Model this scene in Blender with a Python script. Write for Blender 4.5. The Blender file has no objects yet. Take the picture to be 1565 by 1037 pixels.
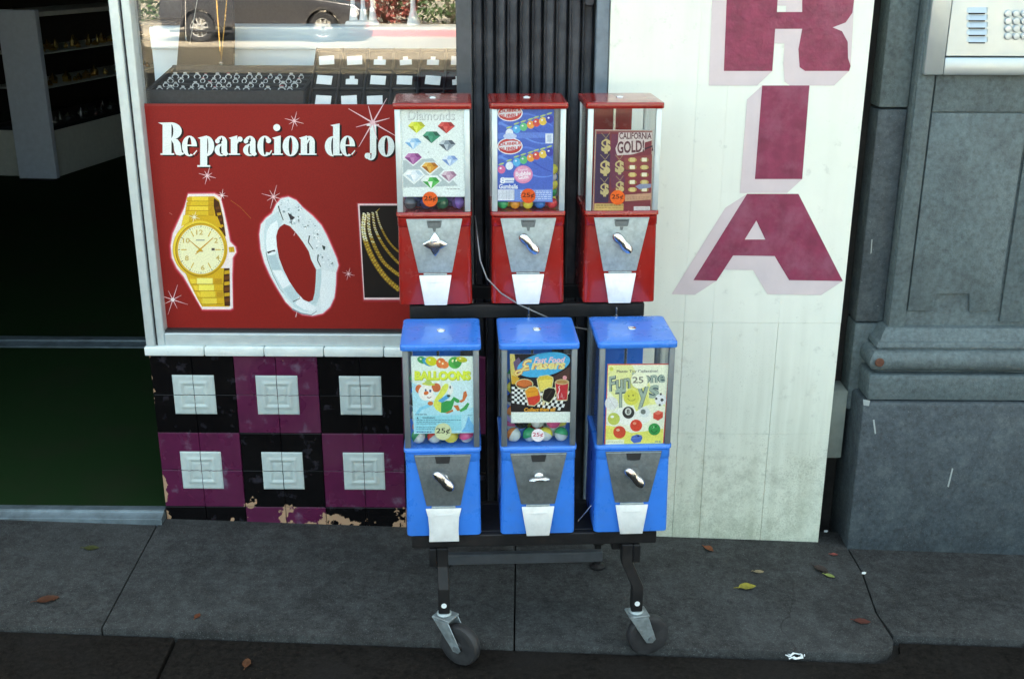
import bpy, bmesh, math, random
from mathutils import Vector, Matrix
from mathutils.geometry import tessellate_polygon
random.seed(7)
R = math.radians
sc = bpy.context.scene
COL = sc.collection

# ------------------------------------------------------------------ camera
F, PITCH, YAW, ROLL = 1696.72, 0.3316126, -0.0091163, 0.0025079
CAM = Vector((0.955832, -2.670077, 1.437343))
_f = Vector((math.sin(YAW)*math.cos(PITCH), math.cos(YAW)*math.cos(PITCH), -math.sin(PITCH)))
_r = Vector((math.cos(YAW), -math.sin(YAW), 0)); _u = _r.cross(_f)
RX = _r*math.cos(ROLL) + _u*math.sin(ROLL); UX = -_r*math.sin(ROLL) + _u*math.cos(ROLL); FX = _f
cd = bpy.data.cameras.new('camera'); cam = bpy.data.objects.new('camera', cd); COL.objects.link(cam)
cd.sensor_width = 36; cd.sensor_fit = 'HORIZONTAL'; cd.lens = 36*F/1565
cd.clip_start = .05; cd.clip_end = 2000
cam.matrix_world = Matrix(((RX.x, UX.x, -FX.x, CAM.x), (RX.y, UX.y, -FX.y, CAM.y), (RX.z, UX.z, -FX.z, CAM.z), (0, 0, 0, 1)))
sc.camera = cam

# ------------------------------------------------------------------ sky, sun, exposure
SUN_EL, SUN_AZ = 37, 14            # the sun stands behind the shop: facade and pavement lie in its shade
w = bpy.data.worlds.new('World'); sc.world = w; w.use_nodes = True
nt = w.node_tree; bg = nt.nodes['Background']
sky = nt.nodes.new('ShaderNodeTexSky'); sky.sky_type = 'NISHITA'; sky.sun_disc = False
sky.sun_elevation = R(SUN_EL); sky.sun_rotation = R(SUN_AZ); sky.dust_density = 9; sky.air_density = .7; sky.ozone_density = 0
tn = nt.nodes.new('ShaderNodeMix'); tn.data_type = 'RGBA'; tn.blend_type = 'MULTIPLY'; tn.inputs[0].default_value = 1; tn.inputs[7].default_value = (1.06, 1.075, .82, 1)   # hazy, less blue sky
nt.links.new(sky.outputs[0], tn.inputs[6]); nt.links.new(tn.outputs[2], bg.inputs[0]); bg.inputs[1].default_value = 0.10
sl = bpy.data.lights.new('sun', 'SUN'); sl.energy = 5; sl.angle = R(.5); sl.color = (1, .95, .87)
so = bpy.data.objects.new('sun', sl); COL.objects.link(so)
_sd = Vector((math.sin(R(SUN_AZ))*math.cos(R(SUN_EL)), math.cos(R(SUN_AZ))*math.cos(R(SUN_EL)), math.sin(R(SUN_EL))))
so.rotation_euler = _sd.to_track_quat('Z', 'Y').to_euler(); so.location = (0, 6, 12)
vs = sc.view_settings; vs.view_transform = 'Standard'; vs.look = 'None'; vs.gamma = 1; vs.exposure = 3.82
vs.use_curve_mapping = False

# ------------------------------------------------------------------ pixels of the photograph -> places
def ray(u, v):
    return RX*((u-782.5)/F) + UX*((518.5-v)/F) + FX
def P(u, v, y):
    d = ray(u, v); return CAM + d*((y-CAM.y)/d.y)
def GZ(x, y): return -.032*x + .015*y          # the pavement falls to the right and to the street
def GP(u, v, up=0.):
    d = ray(u, v); n = Vector((.032, -.015, 1)); t = (up-CAM.dot(n))/d.dot(n); return CAM + d*t
def PP(u, v, o, n):
    d = ray(u, v); return CAM + d*((o-CAM).dot(n)/d.dot(n))

# ------------------------------------------------------------------ materials
def lin(c):
    if isinstance(c, str): c = [int(c[i:i+2], 16)/255 for i in (0, 2, 4)]
    return tuple(x/12.92 if x <= .04045 else ((x+.055)/1.055)**2.4 for x in c)
MATS = {}
def mat(name, col, rough=.5, metal=0, var=.12, scale=30, bump=0, bscale=None, coat=0, spec=.5, dirt=None, dscale=6, damt=.5, detail=6, extra=None):
    """principled material whose colour wanders with noise; dirt = a second colour in patches"""
    if name in MATS: return MATS[name]
    m = bpy.data.materials.new(name); m.use_nodes = True; t = m.node_tree; b = t.nodes['Principled BSDF']
    N = t.nodes.new; L = t.links.new
    geo = N('ShaderNodeNewGeometry')
    def noise(s, d=detail, ro=.6, off=0):
        n = N('ShaderNodeTexNoise'); n.inputs['Scale'].default_value = s; n.inputs['Detail'].default_value = d; n.inputs['Roughness'].default_value = ro
        if off:
            a = N('ShaderNodeVectorMath'); a.operation = 'ADD'; a.inputs[1].default_value = (off, off*.7, off*1.3); L(geo.outputs['Position'], a.inputs[0]); L(a.outputs[0], n.inputs['Vector'])
        else: L(geo.outputs['Position'], n.inputs['Vector'])
        return n.outputs['Fac']
    def ramp(src, a, bb, ca=(0, 0, 0, 1), cb=(1, 1, 1, 1)):
        r = N('ShaderNodeValToRGB'); r.color_ramp.elements[0].position = a; r.color_ramp.elements[1].position = bb
        r.color_ramp.elements[0].color = ca; r.color_ramp.elements[1].color = cb; L(src, r.inputs[0]); return r.outputs[0]
    def mix(fac, a, bb, typ='MIX'):
        x = N('ShaderNodeMix'); x.data_type = 'RGBA'; x.blend_type = typ
        for s, val in ((0, fac), (6, a), (7, bb)):
            if hasattr(val, 'links'): L(val, x.inputs[s])
            elif s == 0: x.inputs[0].default_value = val
            else: x.inputs[s].default_value = (*val[:3], 1)
        return x.outputs[2]
    def math_(op, a, bb, clamp=False):
        x = N('ShaderNodeMath'); x.operation = op; x.use_clamp = clamp
        for i, val in ((0, a), (1, bb)):
            if hasattr(val, 'links'): L(val, x.inputs[i])
            else: x.inputs[i].default_value = val
        return x.outputs[0]
    c = mix(ramp(noise(scale), .3, .7), tuple(x*(1-var) for x in col), tuple(min(1, x*(1+var)) for x in col))
    if dirt: c = mix(math_('MULTIPLY', ramp(noise(dscale, 8, .65, 3.1), .48, .68), damt), c, dirt)
    env = dict(N=N, L=L, noise=noise, ramp=ramp, mix=mix, math=math_, geo=geo, b=b, t=t)
    rgh = rough
    if extra:
        c, rgh = extra(c, rough, env)
    L(c, b.inputs['Base Color'])
    if hasattr(rgh, 'links'): L(rgh, b.inputs['Roughness'])
    else:
        L(math_('MULTIPLY', ramp(noise(scale*1.7, 5, .6, 9), .2, .8, (.8,)*3+(1,), (1.2,)*3+(1,)), rgh), b.inputs['Roughness'])
    b.inputs['Metallic'].default_value = metal; b.inputs['Specular IOR Level'].default_value = spec
    if coat: b.inputs['Coat Weight'].default_value = coat; b.inputs['Coat Roughness'].default_value = .12
    if bump:
        bp = N('ShaderNodeBump'); bp.inputs['Strength'].default_value = min(1, bump); bp.inputs['Distance'].default_value = .002
        L(noise(bscale or scale*4, 8, .6, 5), bp.inputs['Height']); L(bp.outputs[0], b.inputs['Normal'])
    MATS[name] = m; return m

def glass_mat(name, f0, tint=(1, 1, 1), rough=.0, dust=0.):
    m = bpy.data.materials.new(name); m.use_nodes = True; t = m.node_tree; t.nodes.clear(); N = t.nodes.new; L = t.links.new
    o = N('ShaderNodeOutputMaterial'); tr = N('ShaderNodeBsdfTransparent'); tr.inputs[0].default_value = (*tint, 1)
    gl = N('ShaderNodeBsdfGlossy'); gl.inputs['Roughness'].default_value = rough
    lw = N('ShaderNodeLayerWeight'); lw.inputs[0].default_value = .5
    pw = N('ShaderNodeMath'); pw.operation = 'POWER'; pw.inputs[1].default_value = 5; L(lw.outputs['Facing'], pw.inputs[0])
    ml = N('ShaderNodeMath'); ml.operation = 'MULTIPLY_ADD'; ml.inputs[1].default_value = 1-f0; ml.inputs[2].default_value = f0; L(pw.outputs[0], ml.inputs[0])
    mx = N('ShaderNodeMixShader'); L(ml.outputs[0], mx.inputs[0]); L(tr.outputs[0], mx.inputs[1]); L(gl.outputs[0], mx.inputs[2])
    out = mx
    if dust:
        df = N('ShaderNodeBsdfDiffuse'); df.inputs[0].default_value = (.7, .7, .68, 1)
        ns = N('ShaderNodeTexNoise'); ns.inputs['Scale'].default_value = 14; ns.inputs['Detail'].default_value = 8
        g = N('ShaderNodeNewGeometry'); L(g.outputs['Position'], ns.inputs['Vector'])
        rp = N('ShaderNodeValToRGB'); rp.color_ramp.elements[0].position = .4; rp.color_ramp.elements[1].position = .8; rp.color_ramp.elements[1].color = (dust,)*3+(1,); rp.color_ramp.elements[0].color = (dust*.25,)*3+(1,)
        L(ns.outputs[0], rp.inputs[0]); m2 = N('ShaderNodeMixShader'); L(rp.outputs[0], m2.inputs[0]); L(mx.outputs[0], m2.inputs[1]); L(df.outputs[0], m2.inputs[2]); out = m2
    L(out.outputs[0], o.inputs[0]); MATS[name] = m; return m
def print_mat(name, rough):
    m = bpy.data.materials.new(name); m.use_nodes = True; t = m.node_tree; b = t.nodes['Principled BSDF']
    a = t.nodes.new('ShaderNodeAttribute'); a.attribute_name = 'Col'; g = t.nodes.new('ShaderNodeNewGeometry')
    ns = t.nodes.new('ShaderNodeTexNoise'); ns.inputs['Scale'].default_value = 350; ns.inputs['Detail'].default_value = 3; t.links.new(g.outputs['Position'], ns.inputs['Vector'])
    rp = t.nodes.new('ShaderNodeValToRGB'); rp.color_ramp.elements[0].color = (.84,)*3+(1,); rp.color_ramp.elements[1].color = (1.1,)*3+(1,); rp.color_ramp.elements[0].position = .3; rp.color_ramp.elements[1].position = .7
    t.links.new(ns.outputs[0], rp.inputs[0])
    x = t.nodes.new('ShaderNodeMix'); x.data_type = 'RGBA'; x.blend_type = 'MULTIPLY'; x.inputs[0].default_value = 1
    t.links.new(a.outputs['Color'], x.inputs[6]); t.links.new(rp.outputs[0], x.inputs[7]); t.links.new(x.outputs[2], b.inputs['Base Color'])
    b.inputs['Roughness'].default_value = rough; b.inputs['Specular IOR Level'].default_value = .3; MATS[name] = m; return m

def chips(col, black):
    """glazed tile: paint flaked to tan, mostly low down and at the corner; pale scuffs"""
    def ex(c, r, e):
        sep = e['N']('ShaderNodeSeparateXYZ'); e['L'](e['geo'].outputs['Position'], sep.inputs[0])
        low = e['math']('MULTIPLY', e['math']('SUBTRACT', .10, sep.outputs[2]), 1.5, True)
        lowc = e['math']('MINIMUM', low, .17)
        left = e['math']('MINIMUM', e['math']('MULTIPLY', e['math']('SUBTRACT', .02, sep.outputs[0]), 9., True), .18)
        n = e['math']('ADD', e['math']('ADD', e['noise'](13, 9, .58, 1.7), lowc), left)
        n2 = e['math']('ADD', e['noise'](48, 7, .7, 7.7), e['math']('MULTIPLY', e['math']('ADD', lowc, left), .35))
        chip = e['math']('MAXIMUM', e['ramp'](n, .705, .715), e['ramp'](n2, .715, .725))
        sc_ = e['ramp'](e['noise'](22, 6, .6, 4.4), .60, .72)
        c = e['mix'](e['math']('MULTIPLY', sc_, .12 if black else .4), c, (.22, .2, .27))
        c = e['mix'](chip, c, lin((.66, .53, .42)))
        rr = e['math']('ADD', e['math']('MULTIPLY', chip, .5), e['ramp'](e['noise'](6, 4, .6, 2), .3, .7, (r*.6,)*3+(1,), (r*1.8,)*3+(1,)))
        return c, rr
    return ex
def pier_dirt_tint(c, r, e):
    sep = e['N']('ShaderNodeSeparateXYZ'); e['L'](e['geo'].outputs['Position'], sep.inputs[0])
    h = e['math']('MULTIPLY', e['math']('SUBTRACT', .62, sep.outputs[2]), 1.5, True)
    mp = e['N']('ShaderNodeMapping'); mp.inputs['Scale'].default_value = (22, 22, 1.6); e['L'](e['geo'].outputs['Position'], mp.inputs[0])
    st = e['N']('ShaderNodeTexNoise'); st.inputs['Scale'].default_value = 1; st.inputs['Detail'].default_value = 6; e['L'](mp.outputs[0], st.inputs['Vector'])
    streak = e['math']('MULTIPLY', e['ramp'](st.outputs[0], .48, .72), .55)
    c = e['mix'](e['math']('MULTIPLY', streak, e['math']('ADD', h, .12)), c, (.30, .30, .22))
    hs = e['math']('MULTIPLY', h, h)
    for sc_, off, th, am in ((26, 6, .60, .36), (75, 17, .64, .45), (230, 27, .635, .8)):
        n = e['math']('ADD', e['noise'](sc_, 9, .72, off), e['math']('MULTIPLY', hs, .20))
        n = e['math']('ADD', n, e['math']('MULTIPLY', e['math']('SUBTRACT', e['noise'](5, 6, .7, off+2), .52), .5))
        c = e['mix'](e['math']('MULTIPLY', e['ramp'](n, th, th+.24), am), c, (.075, .075, .06))
    c = e['mix'](e['math']('MULTIPLY', h, .5), c, (.50, .56, .40))  # smooth greenish darkening towards the foot
    return c, r
def concrete_wear(c, r, e):
    c = e['mix'](e['math']('MULTIPLY', e['ramp'](e['noise'](2.6, 8, .7, 8), .44, .60), .6), c, (.020, .020, .020))
    c = e['mix'](e['math']('MULTIPLY', e['ramp'](e['noise'](1.7, 5, .6, 15), .5, .7), .5), c, (.085, .09, .09))
    v = e['N']('ShaderNodeTexVoronoi'); v.inputs['Scale'].default_value = 6.5; e['L'](e['geo'].outputs['Position'], v.inputs['Vector'])
    spot = e['math']('ADD', v.outputs['Distance'], e['math']('MULTIPLY', e['noise'](40, 3, .6, 1), .05))
    c = e['mix'](e['math']('MULTIPLY', e['ramp'](spot, .082, .100, (1, 1, 1, 1), (0, 0, 0, 1)), .75), c, (.014, .013, .013))
    v2 = e['N']('ShaderNodeTexVoronoi'); v2.inputs['Scale'].default_value = 3.3; e['L'](e['geo'].outputs['Position'], v2.inputs['Vector'])
    sp2 = e['math']('ADD', v2.outputs['Distance'], e['math']('MULTIPLY', e['noise'](50, 3, .6, 4), .06))
    c = e['mix'](e['math']('MULTIPLY', e['ramp'](sp2, .066, .085, (1, 1, 1, 1), (0, 0, 0, 1)), .5), c, (.13, .14, .14))
    c = e['mix'](e['math']('MULTIPLY', e['ramp'](e['noise'](24, 12, .85, 33), .46, .60), .6), c, (.078, .083, .084))
    c = e['mix'](e['math']('MULTIPLY', e['ramp'](e['noise'](13, 12, .85, 51), .50, .62), .65), c, (.022, .022, .022))
    sp = e['noise'](420, 2, .5, 12)
    c = e['mix'](e['math']('MULTIPLY', e['ramp'](sp, .62, .70), .6), c, (.17, .18, .18))
    c = e['mix'](e['math']('MULTIPLY', e['ramp'](e['noise'](300, 3, .6, 71), .58, .68), .6), c, (.014, .014, .014))
    cr = e['N']('ShaderNodeTexVoronoi'); cr.feature = 'DISTANCE_TO_EDGE'; cr.inputs['Scale'].default_value = 1.1
    wv = e['N']('ShaderNodeMix'); wv.data_type = 'RGBA'; wv.inputs[0].default_value = .12; e['L'](e['geo'].outputs['Position'], wv.inputs[6])
    nz = e['N']('ShaderNodeTexNoise'); nz.inputs['Scale'].default_value = 9; nz.inputs['Detail'].default_value = 8; e['L'](e['geo'].outputs['Position'], nz.inputs['Vector']); e['L'](nz.outputs['Color'], wv.inputs[7]); e['L'](wv.outputs[2], cr.inputs['Vector'])
    c = e['mix'](e['math']('MULTIPLY', e['math']('MULTIPLY', e['ramp'](cr.outputs['Distance'], .001, .004, (1, 1, 1, 1), (0, 0, 0, 1)), e['ramp'](e['noise'](1.3, 3, .5, 81), .5, .62)), .7), c, (.012, .011, .01))
    c = e['mix'](e['math']('MULTIPLY', e['ramp'](e['noise'](60, 4, .7, 22), .70, .76), .6), c, (.26, .28, .28))
    return c, r
def stone_wear(c, r, e):
    sep = e['N']('ShaderNodeSeparateXYZ'); e['L'](e['geo'].outputs['Position'], sep.inputs[0])
    low = e['math']('MULTIPLY', e['math']('SUBTRACT', .10, sep.outputs[2]), 5, True)
    n = e['math']('ADD', e['noise'](9, 7, .62, 3), e['math']('MULTIPLY', low, .10))
    c = e['mix'](e['math']('MULTIPLY', e['ramp'](n, .48, .70), .38), c, (.028, .031, .034))
    c = e['mix'](e['math']('MULTIPLY', e['ramp'](e['noise'](20, 10, .8, 61), .47, .62), .35), c, (.13, .16, .165))
    c = e['mix'](e['math']('MULTIPLY', e['ramp'](e['noise'](330, 3, .6, 30), .62, .72), .35), c, (.3, .33, .34))
    c = e['mix'](e['math']('MULTIPLY', e['ramp'](e['noise'](38, 4, .7, 41), .72, .75), .7), c, (.4, .45, .46))
    return c, r
def enamel_wear(c, r, e):
    c = e['mix'](e['math']('MULTIPLY', e['ramp'](e['noise'](85, 5, .75, 30), .705, .73), .6), c, (.45, .43, .42))
    c = e['mix'](e['math']('MULTIPLY', e['ramp'](e['noise'](45, 8, .75, 37), .62, .74), .12), c, (.05, .045, .045))
    c = e['mix'](e['math']('MULTIPLY', e['ramp'](e['noise'](16, 6, .65, 11), .5, .75), .18), c, (.12, .11, .11))
    rr = e['ramp'](e['noise'](24, 6, .6, 2), .3, .75, (r*.75,)*3+(1,), (r*1.6,)*3+(1,))
    return c, rr

M = {}
M['red'] = mat('red_enamel', (.30, .012, .008), .2, var=.08, scale=9, coat=.5, extra=enamel_wear)
M['blue'] = mat('blue_enamel', (.040, .205, .74), .28, var=.08, scale=9, coat=.3, extra=enamel_wear)
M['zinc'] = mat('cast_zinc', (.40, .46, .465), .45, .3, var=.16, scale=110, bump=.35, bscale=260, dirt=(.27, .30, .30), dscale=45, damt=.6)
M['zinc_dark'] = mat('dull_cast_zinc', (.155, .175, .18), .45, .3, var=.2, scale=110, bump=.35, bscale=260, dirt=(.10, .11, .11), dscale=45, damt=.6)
M['chrome'] = mat('chrome', (.72, .73, .73), .22, 1, var=.1, scale=40)
M['alu'] = mat('aluminium', (.58, .66, .68), .4, .45, var=.08, scale=30, bump=.1, bscale=400)
M['flap'] = mat('pale_flap', (.78, .80, .79), .35, .15, var=.05, scale=50, dirt=(.5, .5, .48), dscale=40, damt=.3)
M['slot'] = mat('dark_slot', (.02, .02, .022), .6)
M['black'] = mat('black_steel', (.010, .010, .011), .45, 0, spec=.3, var=.3, scale=40, dirt=(.03, .027, .026), dscale=12, damt=.5, bump=.15, bscale=200)
M['gate'] = mat('gate_paint', (.026, .029, .037), .5, 0, spec=.35, var=.3, scale=35, dirt=(.09, .095, .11), dscale=10, damt=.55, bump=.2, bscale=150)
M['post'] = mat('post_paint', (.060, .068, .078), .5, .1, var=.15, scale=40, dirt=(.09, .1, .12), dscale=15, damt=.4)
M['post_blue'] = mat('post_paint_pale', (.17, .22, .27), .5, .1, var=.12, scale=40, dirt=(.08, .1, .13), dscale=15, damt=.4)
M['tyre'] = mat('rubber', (.022, .022, .024), .55, var=.2, scale=50, dirt=(.06, .06, .06), dscale=30, damt=.5)
M['concrete'] = mat('concrete', (.036, .0365, .036), .8, spec=.2, var=.5, scale=85, bump=1, bscale=120, detail=10, extra=concrete_wear)
M['concrete_d'] = mat('concrete_dirty_dimmed', (.0125, .0105, .0090), .8, spec=.12, var=.6, scale=80, bump=1, bscale=110, detail=10, dirt=(.02, .018, .017), dscale=4, damt=.7)  # dirtier slab, with light falloff at the lower edge also put into the colour
M['joint'] = mat('joint_dirt', (.012, .011, .010), .95)
M['tile_k'] = mat('tile_black', (.0035, .003, .0034), .14, var=.2, scale=30, spec=.3, extra=chips(None, True))
M['tile_p'] = mat('tile_purple', (.088, .0105, .046), .25, var=.12, scale=25, spec=.5, extra=chips(None, False))
M['grout'] = mat('grout', (.06, .05, .07), .9, var=.3)
M['inlay'] = mat('tile_inlay', (.47, .55, .54), .4, var=.06, scale=40, dirt=(.42, .46, .44), dscale=25, damt=.5)
M['sill'] = mat('sill_ceramic', (.74, .80, .78), .3, var=.04, scale=20, dirt=(.5, .52, .48), dscale=18, damt=.35)
M['pier'] = mat('pier_paint', (.82, .85, .765), .6, var=.025, scale=8, bump=.15, bscale=120, extra=pier_dirt_tint)
M['maroon'] = mat('letter_paint', (.225, .024, .072), .5, var=.22, scale=26, bump=.3, bscale=90, dirt=(.30, .085, .15), dscale=11, damt=.75, detail=10)
M['maroon_r'] = mat('letter_paint_rough', (.225, .024, .072), .4, var=.28, scale=30, bump=1, bscale=75, dirt=(.30, .09, .15), dscale=9, damt=.5)
M['pink'] = mat('letter_shadow_paint', (.66, .57, .59), .6, var=.05, scale=12, bump=.15, bscale=120)
M['stone'] = mat('stone_grey', (.104, .138, .146), .65, var=.34, scale=90, bump=1, bscale=230, extra=stone_wear)
M['stone_d'] = mat('stone_dark', (.046, .061, .072), .65, var=.36, scale=90, bump=.5, bscale=180, extra=stone_wear)  # darker copy of the stone; light falloff is partly put into its colour
M['steel'] = mat('stainless', (.46, .53, .57), .36, .7, var=.05, scale=12, bump=.1, bscale=500)
M['recess'] = mat('dark_recess', (.018, .016, .015), .9, var=.4, scale=15)
M['greyblock'] = mat('grey_block', (.25, .28, .25), .8, var=.15, scale=15, dirt=(.12, .13, .12), dscale=10)
M['carpet'] = mat('green_carpet', (.010, .027, .0075), .95, spec=.08, var=.4, scale=500, bump=.8, bscale=900, dirt=(.02, .022, .012), dscale=5)
M['floor'] = mat('shop_floor_dark', (.018, .015, .012), .6, var=.3, scale=6)
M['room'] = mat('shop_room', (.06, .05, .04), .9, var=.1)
M['cream'] = mat('counter_cream', (.74, .75, .66), .6, var=.06)
M['panelblue'] = mat('panel_bluegrey', (.75, .82, .92), .6, var=.06)
M['whitewood'] = mat('white_partition', (.62, .74, .80), .6, var=.04, scale=9)
M['velvet'] = mat('black_velvet', (.007, .007, .010), .9, var=.4, scale=200)
M['velvet2'] = mat('dark_leatherette', (.014, .016, .022), .55, var=.4, scale=90, bump=.2)
M['card'] = mat('white_card', (.80, .84, .84), .6, var=.04)
M['gold'] = mat('gold', (.75, .50, .15), .25, 1, var=.15)
M['silver'] = mat('silver', (.85, .85, .84), .2, 1, var=.1)
M['gem'] = mat('pale_stone', (.85, .87, .88), .1, .3, var=.2, scale=300)
M['gem_red'] = mat('red_stone', (.5, .02, .04), .1, 0, var=.2)
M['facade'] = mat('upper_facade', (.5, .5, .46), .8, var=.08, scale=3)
M['asphalt'] = mat('road', (.05, .05, .05), .9, var=.2, scale=1.2, dirt=(.035, .035, .035), dscale=.35)
M['road_sunlit'] = mat('sunlit_road_tone', (.42, .36, .27), .9, var=.08, scale=.8, dirt=(.33, .28, .2), dscale=.35)  # pale tone imitates the sunlit far half of the road
M['farwalk'] = mat('far_pavement', (.42, .38, .31), .9, var=.1, scale=2)
M['redkerb'] = mat('red_kerb_paint', (.42, .06, .04), .7, var=.15, scale=5)
M['cargrey'] = mat('car_paint', (.10, .10, .11), .25, .5, var=.05, coat=.8)
M['carglass'] = mat('car_glass', (.02, .025, .03), .06, 0, var=.1, spec=.8)
M['rim'] = mat('rim_paint', (.6, .6, .58), .35, .3, var=.05)
M['lamp'] = mat('lamp_lens', (.7, .7, .7), .12, .3, var=.05)
M['leafg'] = mat('leaf_green', (.05, .10, .03), .6, var=.4, scale=9)
M['leafr'] = mat('leaf_red', (.22, .05, .04), .6, var=.4, scale=9)
M['bark'] = mat('bark', (.08, .06, .04), .9, var=.3)
M['glass'] = glass_mat('window_glass', .05)
M['pane'] = glass_mat('machine_pane', .03, (.985, .99, .99), .02, .012)
M['print'] = print_mat('print_card', .45)
M['vinyl'] = print_mat('print_vinyl', .5)
def leafmat(n, c): return mat('fallen_leaf_'+n, c, .6, var=.35, scale=90, bump=.3)

# ------------------------------------------------------------------ mesh helpers
class MB:
    def __init__(s): s.v = []; s.f = []
    def add(s, vs, fs):
        o = len(s.v); s.v += [tuple(x) for x in vs]; s.f += [tuple(i+o for i in f) for f in fs]; return s
    def box(s, x0, x1, y0, y1, z0, z1):
        return s.add([(x0,y0,z0),(x1,y0,z0),(x1,y1,z0),(x0,y1,z0),(x0,y0,z1),(x1,y0,z1),(x1,y1,z1),(x0,y1,z1)],
                     [(0,3,2,1),(4,5,6,7),(0,1,5,4),(1,2,6,5),(2,3,7,6),(3,0,4,7)])
    def loft(s, rings, cap=True, closed=False):
        n = len(rings[0]); vs = [p for r in rings for p in r]; fs = []
        m = len(rings)
        for k in range(m if closed else m-1):
            a = k*n; b = ((k+1) % m)*n
            for i in range(n): j = (i+1) % n; fs.append((a+i, a+j, b+j, b+i))
        if cap and not closed: fs.append(tuple(range(n))[::-1]); fs.append(tuple((m-1)*n+i for i in range(n)))
        return s.add(vs, fs)
    def prism(s, poly, fn0, fn1):
        return s.loft([[fn0(*p) for p in poly], [fn1(*p) for p in poly]])
    def prism_y(s, poly, y0, y1): return s.prism(poly, lambda a, b: (a, y0, b), lambda a, b: (a, y1, b))
    def prism_x(s, poly, x0, x1): return s.prism(poly, lambda a, b: (x0, a, b), lambda a, b: (x1, a, b))
    def tube(s, pts, r, n=8, closed=False):
        pts = [Vector(p) for p in pts]; rings = []; up = Vector((0, 0, 1)); m = len(pts)
        rr = r if isinstance(r, (list, tuple)) else [r]*m
        prev = None
        for i, p in enumerate(pts):
            t = (pts[(i+1) % m]-pts[i-1]) if closed or 0 < i < m-1 else ((pts[1]-pts[0]) if i == 0 else (pts[-1]-pts[-2]))
            t.normalize()
            if prev is None:
                a = t.cross(up);
                if a.length < .1: a = t.cross(Vector((1, 0, 0)))
            else: a = prev-t*prev.dot(t)
            a.normalize(); prev = a; b = t.cross(a)
            rings.append([p+a*math.cos(k*2*math.pi/n)*rr[i]+b*math.sin(k*2*math.pi/n)*rr[i] for k in range(n)])
        return s.loft(rings, True, closed)
    def lathe(s, prof, c=(0,0,0), axis='z', n=24, cap=True):
        rings = []
        for r, h in prof:
            ring = []
            for k in range(n):
                a = 2*math.pi*k/n; x, y = r*math.cos(a), r*math.sin(a)
                q = {'z': (x, y, h), 'y': (x, h, -y), 'x': (h, x, y)}[axis]
                ring.append((c[0]+q[0], c[1]+q[1], c[2]+q[2]))
            rings.append(ring)
        return s.loft(rings, cap)
    def mesh(s, name, bevel=0, segs=1, smooth=True, ang=35):
        bm = bmesh.new(); vv = [bm.verts.new(v) for v in s.v]
        for f in s.f:
            try: bm.faces.new([vv[i] for i in f])
            except ValueError: pass
        bmesh.ops.recalc_face_normals(bm, faces=bm.faces)
        if bevel:
            es = [e for e in bm.edges if len(e.link_faces) == 2 and e.calc_face_angle(0) > R(30)]
            bmesh.ops.bevel(bm, geom=es, offset=bevel, segments=segs, profile=.5, affect='EDGES', clamp_overlap=True)
        me = bpy.data.meshes.new(name); bm.to_mesh(me); bm.free()
        if smooth:
            me.polygons.foreach_set('use_smooth', [True]*len(me.polygons)); me.set_sharp_from_angle(angle=R(ang))
        return me
    def build(s, name, m, parent=None, bevel=0, segs=1, smooth=True, ang=35):
        return link(name, s.mesh(name, bevel, segs, smooth, ang), m, parent)
def link(name, me, m=None, parent=None):
    if m is not None and len(me.materials) == 0: me.materials.append(m)
    o = bpy.data.objects.new(name, me); COL.objects.link(o)
    if parent is not None: o.parent = parent
    return o
def tag(o, label=None, cat=None, group=None, kind=None):
    if label: o['label'] = label
    if cat: o['category'] = cat
    if group: o['group'] = group
    if kind: o['kind'] = kind
    return o
def thing(name, label, cat, loc=(0,0,0), rz=0, group=None):
    o = bpy.data.objects.new(name, None); COL.objects.link(o); o.location = loc; o.rotation_euler = (0, 0, rz); o.empty_display_size = .05
    return tag(o, label, cat, group)
def struct(o): o['kind'] = 'structure'; return o
def rrect(w, d, r, z, n=4, cx=0, cy=0):
    out = []
    for qx, qy, a0 in ((1, 1, 0), (-1, 1, 90), (-1, -1, 180), (1, -1, 270)):
        for k in range(n+1):
            a = R(a0+90*k/n); out.append((cx+qx*(w/2-r)+r*math.cos(a), cy+qy*(d/2-r)+r*math.sin(a), z))
    return out

# ------------------------------------------------------------------ flat print
_tx = {}
def text_faces(s, bold=0, shear=0):
    k = (s, bold, shear)
    if k in _tx: return _tx[k]
    c = bpy.data.curves.new('t', 'FONT'); c.body = s; c.offset = bold; c.shear = shear; c.fill_mode = 'FRONT'; c.resolution_u = 3
    o = bpy.data.objects.new('t', c); COL.objects.link(o)
    dg = bpy.context.evaluated_depsgraph_get(); dg.update()
    me = bpy.data.meshes.new_from_object(o.evaluated_get(dg))
    vs = [(v.co.x, v.co.y) for v in me.vertices]; fs = [tuple(p.vertices) for p in me.polygons]
    bpy.data.objects.remove(o); bpy.data.curves.remove(c); bpy.data.meshes.remove(me)
    xs = [v[0] for v in vs]; ys = [v[1] for v in vs]
    x0, x1, y0, y1 = min(xs), max(xs), min(ys), max(ys)
    vs = [((x-x0)/(x1-x0), (y-y0)/(y1-y0)) for x, y in vs]
    _tx[k] = (vs, fs); return _tx[k]
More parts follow.
